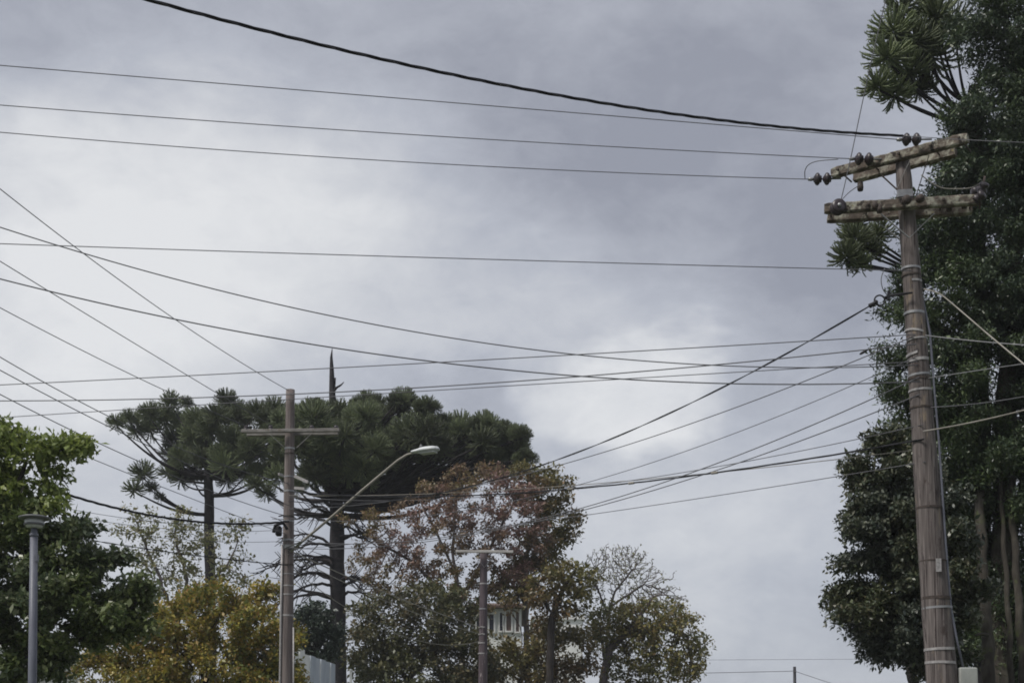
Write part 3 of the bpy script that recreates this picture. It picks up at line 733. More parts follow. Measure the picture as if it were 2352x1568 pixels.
# wrapped telephone cable, pole to pole and on to the right
o = wire(RP(1008, -.16), LP(1128, -.14), (1440, 1110), .0095, 'sagging wrapped telephone cable between the poles with pale splices on it', 'wire_black', group=LB, strands=3)
pts = hang(RP(1008, -.16), LP(1128, -.14), (1440, 1110))
m = MB()
for tx in (1440, 1632, 1300):
    i = min(range(len(pts)), key=lambda j: abs(PROJ(pts[j])[0] - tx)); d = (pts[i + 1] - pts[i]).normalized()
    s_ = MB(); s_.lathe([(.008, -.06), (.017, -.05), (.018, .05), (.008, .06)], pts[i], d, 8)
    so_ = s_.build('splice', M['wire_pale'], o)
wire(LP(1137, -.14), RP(1030, -.1), (940, 1135), .005, 'pale strand just below the wrapped telephone cable beside the grey pole', 'wire_pale', group=LB)
wire(RP(990, -.16), P(2520, 893, 12.6), (2250, 966), .0085, 'pale thick telephone cable leaving the leaning pole to the right, rising gently', 'wire_pale')
bent('service_cable', [P(2122, 664, 14.9), P(2140, 668, 14.8), P(2162, 677, 14.7), P(2200, 708, 14.4), P(2270, 768, 13.9), P(2352, 836, 13.3), P(2480, 940, 12.4), P(2760, 1165, 11.2), P(3100, 1420, 10.2)], .0075, 'pale grey service cable dropping steeply right from the leaning pole', 'wire_pale')
wire(RP(770, -.16) + Vector((.1, 0, 0)), P(2520, 800, 13.0), (2250, 784), .0058, 'grey wire running nearly level right from the leaning pole', 'galv')
wire(RP(868, -.16) + Vector((.1, 0, 0)), P(2520, 812, 12.8), (2250, 850), .005, 'thin grey wire rising right from the leaning pole under the level one', 'galv')
wire(RP(935, -.16) + Vector((.1, 0, 0)), P(2520, 872, 12.8), (2250, 926), .005, 'dim thin wire rising right just above the thick pale telephone cable', 'wire')
# ring clamp of the thick cable
rc_ = thing('ring_clamp', CE, "black ring clamp ending the thick cable left of the leaning pole", 'clamp')
m = MB(); ring = [P(2021, 689, 14.96) + Vector((.056 * math.cos(t_ * 2 * math.pi / 20), 0.01, .056 * math.sin(t_ * 2 * math.pi / 20))) for t_ in range(21)]
m.tube(ring, .009, 6); m.build('ring', M['wire_black'], rc_)
m = MB(); m.lathe([(.012, -.09), (.028, -.08), (.02, -.02), (.032, 0), (.014, .02)], CE, (P(2040, 678, 14.98) - P(2000, 702, 14.98)), 10); m.build('grip', M['wire_black'], rc_)
m = MB(); m.tube([P(2031, 684, 14.96), P(2044, 679, 14.95), RP(672, -.15)], [.014, .018, .010], 6); m.build('eye_bolt', M['wire_black'], rc_)
m = MB(); m.beam(P(2040, 690, 14.95), P(2042, 668, 14.95), .03, .03); m.build('bracket', M['wire_black'], rc_)
sw = [o_ for o_ in bpy.data.objects if str(o_.get('label', '')).startswith('second highest wire')][0]
m = MB(); m.lathe([(.006, -.05), (.014, -.03), (.015, .02), (.007, .05)], P(1984, 808, 14.95), P(2010, 793, 14.95) - P(1960, 823, 15), 8); m.build('splice', M['wire_black'], sw)
# to the far pole
LB = 'slack cables between the grey pole and the distant pole'
wire(LP(1262, -.12), FP(1441, -.15), (945, 1384), .012, 'upper one of the three slack cables reaching the distant pole', 'wire_pale', group=LB)
wire(LP(1272, -.12), FP(1456, -.15), (1000, 1424), .009, 'middle one of the three slack cables reaching the distant pole', 'wire_pale', group=LB)
wire(LP(1297, -.12), FP(1470, -.15), (1000, 1478), .008, 'lowest and slackest of the three cables reaching the distant pole', 'wire_pale', group=LB)
# far low wires
wire(P(1180, 1552, 70), P(1825, 1540, 60), (1640, 1544), .013, 'low distant wire from the autumn trees to the small dark pole')
wire(P(1825, 1540, 60), P(2250, 1668, 46), (1915, 1570), .012, 'low distant wire falling right from the small dark pole')
wire(P(1150, 1519, 80), P(2350, 1512, 80), (1700, 1514), .009, 'faintest distant wire level above the small dark pole')

# ------------------------------------------------------------------ trees
def ellip(specs, Y):
    out = []
    for s in specs:
        cx, cy, rxx, ryy = s[:4]; dy = s[4] if len(s) > 4 else 0.0; kd = s[5] if len(s) > 5 else .8
        k = (Y + dy) / F
        out.append((np.array(P(cx, cy, Y + dy)), np.array((rxx * k, rxx * k * kd, ryy * k))))
    return out
def sample_clumps(ells, n_clump, per, rc_, shell=.55, rng=RNG):
    vol = np.array([np.prod(e[1]) ** (2 / 3) for e in ells]); vol /= vol.sum()
    pts = []
    for _ in range(n_clump):
        c, r_ = ells[rng.choice(len(ells), p=vol)]
        d = rng.normal(size=3); d /= np.linalg.norm(d)
        rad_ = (shell + (1 - shell) * rng.random()) if rng.random() < .8 else rng.random() ** .33
        cc = c + d * r_ * rad_
        q = np.clip(rng.normal(size=(per, 3)), -1.5, 1.5) * rc_ * np.array((1, 1, .7))
        pts.append(cc + q)
    return np.concatenate(pts)
def colonize(paths, att, step, kill, maxit=90, jit=.25, rng=RNG, bias=(0, 0, .05)):
    pos = []; par = []
    for pi, path in enumerate(paths):
        path = [np.array(p) for p in path]
        for i, p in enumerate(path):
            if i == 0:
                if not pos: pos.append(p); par.append(-1); last = 0; continue
                D = np.linalg.norm(np.array(pos) - p, axis=1); last = int(D.argmin()); continue
            prev = pos[last]; L = np.linalg.norm(p - prev); nn = max(1, int(L / step))
            for j in range(1, nn + 1):
                w = rng.normal(size=3) * step * .07
                pos.append(prev + (p - prev) * j / nn + (w if j < nn else 0)); par.append(last); last = len(pos) - 1
    pos = np.array(pos); par = list(par)
    D = np.linalg.norm(att[:, None] - pos[None], axis=2); near = D.argmin(1); nd = D.min(1)
    alive = nd > kill
    for it in range(maxit):
        ia = np.where(alive)[0]
        if len(ia) == 0: break
        vec = att[ia] - pos[near[ia]]; vec /= np.linalg.norm(vec, axis=1)[:, None] + 1e-9
        uq, inv = np.unique(near[ia], return_inverse=True)
        acc = np.zeros((len(uq), 3)); np.add.at(acc, inv, vec)
        acc += rng.normal(size=acc.shape) * jit * np.linalg.norm(acc, axis=1)[:, None] * .5 + np.array(bias)
        acc /= np.linalg.norm(acc, axis=1)[:, None] + 1e-9
        new = pos[uq] + acc * step
        base_i = len(pos); pos = np.concatenate([pos, new]); par += [int(q) for q in uq]
        D = np.linalg.norm(att[ia][:, None] - new[None], axis=2); j = D.argmin(1); dm = D[np.arange(len(ia)), j]
        better = dm < nd[ia]
        nd[ia[better]] = dm[better]; near[ia[better]] = base_i + j[better]
        alive[ia[nd[ia] < kill]] = False
        if it > 25: alive[ia[~better & (rng.random(len(ia)) < .3)]] = False
    return pos, np.array(par)
def radii(par, r_base, tip=.006, expo=2.3):
    n = len(par); ch = np.zeros(n); r_ = np.zeros(n); nch = np.zeros(n, int)
    for i in range(1, n): nch[par[i]] += 1
    s = np.zeros(n)
    for i in range(n - 1, -1, -1):
        if nch[i] == 0: s[i] = 1.0
        if par[i] >= 0: s[par[i]] += s[i] + .02
    r_ = (s ** (1 / expo)); a = (r_ - 1) / max(1e-6, r_[0] - 1)
    return tip + (r_base - tip) * np.clip(a, 0, 1), nch, s
def ring_mesh(pos, par, r_, idx, k, include_parent=True, flare=1.25):
    """one ring per node, joined along the tree: a single welded mesh"""
    idx = list(idx); need = []
    loc = {}
    for i in idx:
        p = par[i]
        if p >= 0 and p not in loc and (include_parent or p in idx): loc[p] = len(need); need.append(p)
        if i not in loc: loc[i] = len(need); need.append(i)
    need_a = np.array(need); par_a = np.array(par)
    d = np.zeros((len(need), 3)); iset = set(idx)
    for q, i in enumerate(need):
        if par[i] >= 0: d[q] += pos[i] - pos[par[i]]
    for i in idx:
        if par[i] >= 0 and par[i] in loc: d[loc[par[i]]] += (pos[i] - pos[par[i]]) * .6
    d /= np.linalg.norm(d, axis=1)[:, None] + 1e-9
    ref = np.array((.31, .93, .17)); ref /= np.linalg.norm(ref)
    u_ = np.cross(d, ref); u_ /= np.linalg.norm(u_, axis=1)[:, None] + 1e-9; w_ = np.cross(d, u_)
    rads = r_[need_a].copy()
    for i in idx:
        p = par[i]
        if p >= 0 and p not in iset: rads[loc[p]] = min(rads[loc[p]], r_[i] * flare)
    a = np.arange(k) * 2 * math.pi / k
    V = pos[need_a][:, None] + (u_[:, None] * np.cos(a)[None, :, None] + w_[:, None] * np.sin(a)[None, :, None]) * rads[:, None, None]
    Q = []
    for i in idx:
        p = par[i]
        if p < 0 or p not in loc: continue
        A_, B_ = loc[p] * k, loc[i] * k
        for j in range(k): Q.append((A_ + j, A_ + (j + 1) % k, B_ + (j + 1) % k, B_ + j))
    return V.reshape(-1, 3), np.array(Q)
def leaf_quads(p, ax, size, width, rng=RNG, up=.6, fold=.25):
    """rhombic, slightly folded leaves: p (n,3) base, ax (n,3) direction"""
    n = len(p)
    nrm = rng.normal(size=(n, 3)); nrm[:, 2] = np.abs(nrm[:, 2]) + up
    sd_ = np.cross(ax, nrm); sd_ /= np.linalg.norm(sd_, axis=1)[:, None] + 1e-9
    nn = np.cross(sd_, ax)
    s = size[:, None]
    tip = p + ax * s; midp = p + ax * s * .48
    Lw = midp + sd_ * s * width * .5 + nn * s * fold * .3; Rw = midp - sd_ * s * width * .5 + nn * s * fold * .3
    V = np.stack([p, Rw, tip, Lw], 1).reshape(-1, 3)
    return V, np.arange(4 * n).reshape(n, 4)
def tree(name, label, Y, trunk_px, limbs_px, ells, r_px, n_clump, per, rc_, n_leaf, leaf, mat, bark, step=.25, cat='tree', group=None,
         width=.55, spread=.16, droop=.15, shell=.55, keep=None, extra_mats=None, tipfac=3.0, tip=.006, root_y=None, k=5, jit=.25):
    Yd = lambda q: Y + (q[2] if len(q) > 2 else 0.0)
    E = ellip(ells, Y)
    tp = [P(q[0], q[1], Yd(q)) for q in trunk_px]
    b0 = Vector((tp[0].x, tp[0].y, 0)) if root_y is None else tp[0]
    tp = [b0] + tp if (tp[0] - b0).length > .3 else tp
    paths = [tp] + [[P(q[0], q[1], Yd(q)) for q in l] for l in limbs_px]
    att = sample_clumps(E, n_clump, per, rc_, shell)
    att = att[att[:, 2] > 1.2]
    pos, par = colonize([[tuple(p) for p in pp] for pp in paths], att, step, step * 1.6, jit=jit)
    r_, nch, s = radii(par, r_px * Y / F, tip)
    root = thing(name, (b0.x, b0.y, 0), label, cat, group)
    # trunk: the thickest way up
    kids = {}
    for i in range(1, len(par)): kids.setdefault(par[i], []).append(i)
    trunk = [0]
    while trunk[-1] in kids:
        nx = max(kids[trunk[-1]], key=lambda q: s[q])
        if r_[nx] < .30 * r_[0]: break
        trunk.append(nx)
    V, Q = ring_mesh(pos, par, r_, trunk, 10); np_obj('trunk', V, Q, bark, root, smooth=True)
    tset = set(trunk); lab = np.full(len(par), -1)
    for i in range(1, len(par)):
        if i in tset: continue
        lab[i] = i if par[i] in tset else lab[par[i]]
    groups = {}
    for i in range(len(par)):
        if lab[i] >= 0: groups.setdefault(int(lab[i]), []).append(i)
    small = []
    for g_, idx in groups.items():
        if len(idx) < 25: small += idx; continue
        V, Q = ring_mesh(pos, par, r_, idx, k); np_obj('limb', V, Q, bark, root, smooth=True)
    if small:
        V, Q = ring_mesh(pos, par, r_, small, 4)
        tag(np_obj('twigs', V, Q, bark, root, smooth=True), kind='stuff')
    # leaves
    cand = np.where(s <= tipfac)[0]; cand = cand[cand > 0]
    if keep is not None: cand = np.array([i for i in cand if keep(PROJ(Vector(pos[i])), pos[i][1] - Y)])
    pick = RNG.choice(cand, n_leaf)
    d = pos[pick] - pos[par[pick]]; d /= np.linalg.norm(d, axis=1)[:, None] + 1e-9
    t_ = RNG.random((n_leaf, 1))
    p = pos[par[pick]] * t_ + pos[pick] * (1 - t_) + np.clip(RNG.normal(size=(n_leaf, 3)), -1.7, 1.7) * spread * np.array((1, 1, .75))
    ax = d * .6 + RNG.normal(size=(n_leaf, 3)) * .7 + np.array((0, 0, -droop)); ax /= np.linalg.norm(ax, axis=1)[:, None]
    size = leaf * np.clip(RNG.lognormal(0, .28, n_leaf), .5, 1.9)
    if extra_mats:
        mask = np.array([extra_mats[0](PROJ(Vector(q))) for q in pos])[pick]
    else: mask = np.zeros(n_leaf, bool)
    for mk, mm in ((~mask, mat), (mask, extra_mats[1] if extra_mats else None)):
        if mk.sum() == 0: continue
        V, Q = leaf_quads(p[mk], ax[mk], size[mk], width)
        tag(np_obj('crown', V, Q, mm, root), kind='stuff')
    return root

# left foreground tree with the lime branch
tree('broadleaf_tree', 'large dark green broadleaf tree filling the lower left, with a lime green branch on top', 18.5,
     [(60, 1700), (70, 1560), (90, 1450)], [[(75, 1540), (30, 1470), (-40, 1480)], [(75, 1530), (160, 1480), (250, 1430)], [(90, 1450), (60, 1300), (30, 1150), (60, 1060), (150, 1030)], [(90, 1450), (160, 1340)]],
     [(60, 1330, 150, 140), (200, 1370, 150, 100), (0, 1200, 110, 120), (120, 1230, 110, 95), (-80, 1300, 150, 220), (280, 1400, 80, 80), (60, 1510, 150, 75), (40, 1095, 85, 65), (150, 1025, 66, 28), (150, 1025, 66, 28), (200, 1040, 34, 20), (60, 1040, 90, 40), (-10, 1000, 50, 60), (320, 1430, 55, 55), (240, 1330, 70, 60)],
     12, 380, 8, .13, 52000, .078, M['lf_left'], M['bark'], .17, spread=.085, width=.55,
     keep=lambda q, dy: not (q[0] > 235 and q[1] < 1240) and not (q[1] < 1150 and q[0] > 20 and random.random() < (.80 if 1050 < q[1] < 1125 else .45)),
     extra_mats=(lambda q: q[1] < 1120 + random.random() * 60, M['lf_lime']))
# yellowing tree
tree('autumn_tree', 'rounded tree turning yellow and orange between the left tree and the grey pole', 32,
     [(470, 1700), (470, 1560)], [],
     [(480, 1450, 190, 100), (320, 1505, 115, 85), (270, 1540, 90, 60), (600, 1440, 90, 90), (470, 1385, 100, 42), (560, 1390, 75, 45), (650, 1540, 55, 60), (480, 1560, 230, 90)],
     11, 430, 7, .22, 46000, .09, M['lf_yellow'], M['bark'], .25, spread=.13, width=.55)
# thin tree behind
tree('thin_tree', 'thin half-bare tree behind the small araucaria trunk', 52,
     [(400, 1700), (405, 1450)], [[(405, 1450), (430, 1330), (400, 1230)], [(405, 1450), (370, 1330), (320, 1220)], [(420, 1400), (520, 1300)]],
     [(430, 1240, 70, 60), (340, 1220, 70, 50), (530, 1270, 40, 90), (400, 1330, 80, 60), (500, 1330, 60, 50), (340, 1320, 50, 40)],
     7, 220, 5, .35, 5200, .13, M['lf_sparse'], M['bark_twig'], .33, spread=.16, tip=.008, k=4)
# rusty pink tree
tree('rusty_tree', 'tall open tree with rusty pink leaves in front of the large araucaria', 47,
     [(1060, 1700), (1062, 1500), (1055, 1380)], [[(1055, 1380), (1040, 1250), (1050, 1130)], [(1058, 1400), (950, 1290), (860, 1240)], [(1056, 1380), (1130, 1250), (1180, 1150)], [(1050, 1330), (990, 1200), (960, 1140)], [(1058, 1420), (1150, 1330)]],
     [(1070, 1140, 110, 65), (1140, 1190, 110, 80), (980, 1190, 90, 60), (880, 1230, 80, 60), (1170, 1270, 75, 75), (1020, 1260, 110, 60), (870, 1310, 70, 50), (1100, 1100, 70, 35), (960, 1330, 90, 60), (1160, 1130, 80, 50), (860, 1200, 60, 40), (1080, 1340, 90, 60), (1190, 1220, 60, 60)],
     7.5, 600, 6, .30, 26000, .095, M['lf_pink'], M['bark_twig'], .26, spread=.11, tip=.010, k=4, tipfac=2.0,
     keep=lambda q, dy: not (1116 < q[0] < 1200 and q[1] > 1370))
# olive tree to its right
tree('olive_tree', 'arching tree with olive and gold leaves at the right edge of the araucaria crown', 48.5,
     [(1212, 1700), (1210, 1450), (1200, 1300)], [[(1190, 1300), (1240, 1180), (1230, 1100)], [(1190, 1300), (1270, 1230)]],
     [(1230, 1110, 60, 42), (1270, 1150, 48, 50), (1285, 1205, 36, 50), (1250, 1230, 60, 50), (1230, 1300, 60, 45), (1180, 1340, 60, 45), (1200, 1100, 50, 30), (1250, 1120, 55, 50)],
     7, 230, 6, .28, 12000, .125, M['lf_olive'], M['bark_twig'], .28, spread=.17, tip=.008, k=4,
     keep=lambda q, dy: not (1116 < q[0] < 1200 and q[1] > 1385))
# brown-olive understorey
IV = lambda q, dy: not (1116 < q[0] < 1204 and 1388 < q[1] < 1462)
tree('understorey_tree', 'broad low olive-brown tree under the rusty one, left of the distant pole', 44.5,
     [(930, 1700), (935, 1560)], [[(935, 1560), (880, 1480), (840, 1400)], [(935, 1560), (1010, 1490)]],
     [(880, 1480, 85, 80), (980, 1470, 95, 70), (1050, 1530, 70, 60), (850, 1540, 60, 60), (950, 1560, 130, 50), (870, 1400, 60, 40), (980, 1390, 100, 50), (1050, 1450, 45, 60)],
     8, 400, 6, .3, 26000, .115, M['lf_under'], M['bark'], .32, spread=.18, keep=IV)
tree('ivy_tree', 'low brown and green tree at the foot of the distant pole on its right', 46,
     [(1190, 1700), (1195, 1560)], [],
     [(1180, 1510, 60, 40), (1230, 1530, 70, 50), (1140, 1540, 50, 50), (1300, 1530, 70, 50), (1090, 1550, 40, 50), (1240, 1440, 36, 34), (1320, 1470, 30, 30), (1150, 1378, 40, 14), (1230, 1490, 30, 26), (1270, 1480, 60, 24)],
     7, 190, 6, .3, 10500, .125, M['lf_olive'], M['bark'], .32, spread=.18, keep=IV)
tree('dark_bush', 'small dark blue-green bush showing between the grey pole and the thick araucaria trunk', 43,
     [(725, 1700), (725, 1540)], [],
     [(725, 1430, 42, 48), (712, 1480, 36, 40), (745, 1475, 30, 40)],
     7, 110, 6, .2, 6500, .12, M['lf_dark'], M['bark'], .26, spread=.14, cat='bush')
# slim dark-stemmed tree
tree('slim_tree', 'slim dark-stemmed tree with a loose green crown between the two pale houses', 45,
     [(1262, 1700), (1264, 1500), (1270, 1412)], [[(1270, 1412), (1300, 1340), (1320, 1310)], [(1270, 1412), (1245, 1370), (1235, 1340)]],
     [(1300, 1325, 60, 35), (1250, 1360, 40, 28), (1330, 1360, 36, 30), (1280, 1380, 60, 26)],
     9, 130, 5, .25, 2300, .15, M['lf_olive'], M['bark'], .28, spread=.17, tip=.01, k=4)
# golden tree with bare crown
tree('golden_tree', 'golden green tree with a bare twiggy top, rightmost of the trees below the wires', 50,
     [(1385, 1700), (1385, 1568), (1400, 1490)], [[(1400, 1490), (1450, 1440), (1500, 1370)], [(1385, 1540), (1380, 1450)], [(1430, 1455), (1520, 1440), (1580, 1460)]],
     [(1500, 1380, 60, 50), (1440, 1430, 80, 50), (1540, 1430, 60, 50), (1590, 1490, 40, 30), (1500, 1520, 80, 50), (1560, 1540, 50, 30), (1390, 1440, 50, 40)],
     10, 560, 6, .26, 11000, .13, M['lf_gold'], M['bark_twig'], .24, spread=.16, tip=.0075, k=4,
     keep=lambda q, dy: q[1] > 1375 + .12 * abs(q[0] - 1450))
tree('bare_tree', 'bare fine-twigged round treetop rising behind the golden green tree', 53,
     [(1392, 1700), (1392, 1500), (1400, 1400), (1415, 1350)], [[(1395, 1420), (1372, 1350), (1360, 1320)], [(1412, 1360), (1450, 1310)], [(1405, 1390), (1480, 1340)]],
     [(1420, 1310, 88, 62), (1420, 1300, 80, 56), (1490, 1350, 60, 55), (1540, 1390, 45, 45), (1370, 1330, 45, 50)],
     4, 2200, 4, .14, 1500, .085, M['lf_sparse'], M['bark_twig'], .13, spread=.07, tip=.011, k=4, shell=.2, jit=.6)
# right-hand trees
tree('evergreen_tree', 'huge dense dark evergreen filling the right edge behind the leaning timber pole', 20.5,
     [(2300, 1900), (2305, 1568), (2300, 1300), (2310, 1000), (2330, 700), (2340, 400)],
     [[(2302, 1500), (2258, 1300), (2250, 1150), (2200, 900)], [(2304, 1500), (2325, 1300), (2360, 1000)], [(2310, 1000), (2180, 760)], [(2330, 700), (2200, 560)], [(2340, 450), (2240, 300)], [(2340, 400), (2330, 150), (2310, 0)]],
     [(2340, 60, 140, 120), (2300, 300, 160, 130), (2280, 420, 150, 110), (2265, 560, 185, 110), (2260, 700, 190, 100), (2255, 840, 195, 110), (2250, 960, 205, 100), (2250, 1090, 200, 110), (2400, 300, 150, 300), (2420, 800, 160, 400), (2330, 1200, 110, 90), (2360, 1420, 60, 120), (2120, 800, 80, 110), (2105, 900, 75, 70), (2105, 690, 55, 60), (2130, 590, 75, 50), (2120, 480, 50, 40), (2320, 1330, 80, 60), (2230, 1400, 80, 150, 1.6), (2310, 1480, 80, 110, 1.6), (2200, 1200, 80, 120, 1.0), (2190, 600, 60, 200, .6), (2230, 420, 80, 120, .8)],
     30, 1250, 7, .22, 330000, .063, M['lf_right'], M['bark_grey'], .21, spread=.11, width=.36, tipfac=3.5, tip=.009,
     keep=lambda q, dy: q[0] < 2700)
tree('holm_tree', 'dull dark leafy tree bulging left of the leaning pole, under the wires', 18.5,
     [(2160, 1850), (2150, 1568), (2120, 1400)], [[(2150, 1568), (2090, 1490), (2030, 1400)], [(2120, 1400), (2060, 1250), (2040, 1120)], [(2120, 1400), (2180, 1250)]],
     [(2060, 1110, 100, 80), (2022, 1200, 92, 90), (2032, 1330, 104, 100), (2080, 1230, 140, 120), (2060, 1420, 130, 85), (2130, 1340, 130, 120), (2040, 1040, 60, 50), (2130, 1460, 90, 60)],
     16, 520, 8, .17, 100000, .060, M['lf_rightlow'], M['bark_grey'], .18, spread=.09, width=.5, tipfac=3.5)
# pale mossy stems standing behind the leaning pole
for (xs, lab, rpx) in (((2272, 2266, 2256, 2250), 'mossy grey trunk nearest the leaning pole, with a broken stub', 15), ((2322, 2318, 2308, 2300), 'slim pale lichen-streaked trunk, middle one behind the leaning pole', 7),
                       ((2352, 2342, 2333, 2322), 'bent dim mossy trunk at the right edge of the frame', 10), ((2098, 2094, 2090, 2088), 'short dark trunk showing left of the leaning pole at the bottom edge', 12)):
    Yt = 19.4
    low_ = P(xs[0], 1568, Yt); root = thing('tree_trunk', (low_.x, Yt, 0), lab, 'tree trunk', 'bare lower trunks of the evergreens')
    ys = (1568, 1430, 1280, 1150) if rpx != 12 else (1568, 1545, 1520, 1490)
    pts = [Vector((low_.x + .03, Yt, -.05))] + [P(x, y, Yt + .2 * i) for i, (x, y) in enumerate(zip(xs, ys))] + [P(xs[3] - 6, ys[3] - 160, Yt + 1.4)]
    fine = []; rd = []
    for i in range(len(pts) - 1):
        for j in range(8):
            t = j / 8; p = pts[i].lerp(pts[i + 1], t); n_ = i * 8 + j
            fine.append(p + Vector((math.sin(n_ * .9 + rpx) * .012, 0, 0))); rd.append(rpx * Yt / F * (1.12 - .012 * n_) * (1 + .08 * math.sin(n_ * 1.9 + rpx)))
    m = MB(); m.tube(fine, rd, 12); m.build('trunk', M['bark_grey'], root)
    if rpx == 15:
        m = MB(); m.tube([P(2268, 1458, Yt), P(2250, 1455, Yt - .15), P(2240, 1459, Yt - .2)], [.03, .022, .014], 7); m.build('stub', M['bark_grey'], root)

# ------------------------------------------------------------------ araucarias
def tuft_mesh(seed, ropes=190, Rr=1.0, thick=.74, fingers=False):
    rg = np.random.default_rng(seed); VV, QQ = [], []; n0 = 0
    for i in range(ropes):
        d = rg.normal(size=3); d[2] = d[2] * .8 + (.0 if fingers else .22); d /= np.linalg.norm(d)
        L = Rr * (rg.uniform(.90, 1.0) if rg.random() < .75 else rg.uniform(.5, .9)); cu = rg.uniform(.2, .5)
        ts = np.linspace(0.08, 1, 7); hz_ = d.copy()
        pts = d[None] * (L * ts)[:, None] * (1 - .12 * ts[:, None]) + np.array((0, 0, 1.0))[None] * (L * cu * ts ** 2.2)[:, None] - np.array((0, 0, 1.0))[None] * (L * .12 * ts)[:, None]
        pts *= L / np.linalg.norm(pts[-1])
        pts += rg.normal(size=pts.shape) * .015
        tg = np.gradient(pts, axis=0); tg /= np.linalg.norm(tg, axis=1)[:, None]
        ref = np.array((.4, .3, .85)) if abs(tg[3] @ np.array((.4, .3, .85))) < .95 else np.array((1., 0, 0))
        u_ = np.cross(tg, ref); u_ /= np.linalg.norm(u_, axis=1)[:, None]; w_ = np.cross(tg, u_)
        rr_ = np.array((.016, .022, .027, .030, .032, .030, .014)) * thick
        k = 4; a = np.arange(k) * math.pi / 2
        V = pts[:, None] + (u_[:, None] * np.cos(a)[None, :, None] + w_[:, None] * np.sin(a)[None, :, None]) * rr_[:, None, None]
        V = V.reshape(-1, 3)
        Q = [(r * k + j, r * k + (j + 1) % k, (r + 1) * k + (j + 1) % k, (r + 1) * k + j) for r in range(6) for j in range(k)]
        VV.append(V); QQ.append(np.array(Q) + n0); n0 += len(V)
        nn = 40
        t = rg.uniform(.3, 1, nn) * 6; ii = np.minimum(t.astype(int), 5); f = (t - ii)[:, None]
        bp = pts[ii] * (1 - f) + pts[ii + 1] * f; tt = tg[ii]
        ang = rg.uniform(0, 6.283, nn)[:, None]; ra = u_[ii] * np.cos(ang) + w_[ii] * np.sin(ang)
        ax_ = tt * .75 + ra * .75; ax_ /= np.linalg.norm(ax_, axis=1)[:, None]
        Vn, Qn = leaf_quads(bp + ra * .015, ax_, rg.uniform(.04, .072, nn), .45, rg, 0.1, .1)
        VV.append(Vn); QQ.append(Qn + n0); n0 += len(Vn)
    me = np_mesh('foliage_tuft', np.concatenate(VV), np.concatenate(QQ)); me.materials.append(M['lf_arau'])
    return me
_nt = M['lf_arau'].node_tree
_oi = _nt.nodes.new('ShaderNodeObjectInfo'); _hs = _nt.nodes.new('ShaderNodeHueSaturation')
_mr = _nt.nodes.new('ShaderNodeMapRange'); _mr.inputs[3].default_value = .62; _mr.inputs[4].default_value = 1.45
_nt.links.new(_oi.outputs['Random'], _mr.inputs[0]); _nt.links.new(_mr.outputs[0], _hs.inputs['Value'])
_bs = [n_ for n_ in _nt.nodes if n_.type == 'BSDF_PRINCIPLED'][0]; _src = _bs.inputs['Base Color'].links[0].from_socket
_tr = [n_ for n_ in _nt.nodes if n_.type == 'BSDF_TRANSLUCENT'][0]
_nt.links.new(_src, _hs.inputs['Color']); _nt.links.new(_hs.outputs[0], _bs.inputs['Base Color']); _nt.links.new(_hs.outputs[0], _tr.inputs[0])
TUFTS = [tuft_mesh(100 + i) for i in range(5)]
FINGERS = [tuft_mesh(200 + i, 105, 1.0, 1.05, True) for i in range(3)]
def put_tuft(root, p, r_, rng=random, pool=None):
    o = bpy.data.objects.new('foliage_tuft', rng.choice(pool or (TUFTS if rng.random() < .86 else FINGERS))); col.objects.link(o)
    o.parent = root; o.location = Vector(p) - WLOC[root.name]; WLOC[o.name] = WLOC[root.name]
    o.rotation_euler = (rng.uniform(-.25, .25), rng.uniform(-.25, .25), rng.uniform(0, 6.28))
    s = r_ * rng.uniform(.9, 1.12); o.scale = (s * rng.uniform(.95, 1.12), s * rng.uniform(.95, 1.12), s * rng.uniform(.85, 1.0))
    o['kind'] = 'stuff'
    return o
def limb_path(a, b, sagk, n=14, wob=.06, rng=random):
    """leaves the trunk flat, dips, then turns up at its end"""
    a, b = Vector(a), Vector(b); L = (b - a).length; pts = []
    ph = rng.uniform(0, 6)
    for i in range(n + 1):
        t = i / n
        x = a.lerp(b, t); zz = a.z + (b.z - a.z) * (t ** 2.0) - sagk * L * math.sin(math.pi * min(1, t * 1.15)) * .35
        w = math.sin(t * 7 + ph) * wob * L * .12 * t
        pts.append(Vector((x.x + w, x.y - w * .7, zz if i else a.z)))
    pts[-1] = b
    return pts
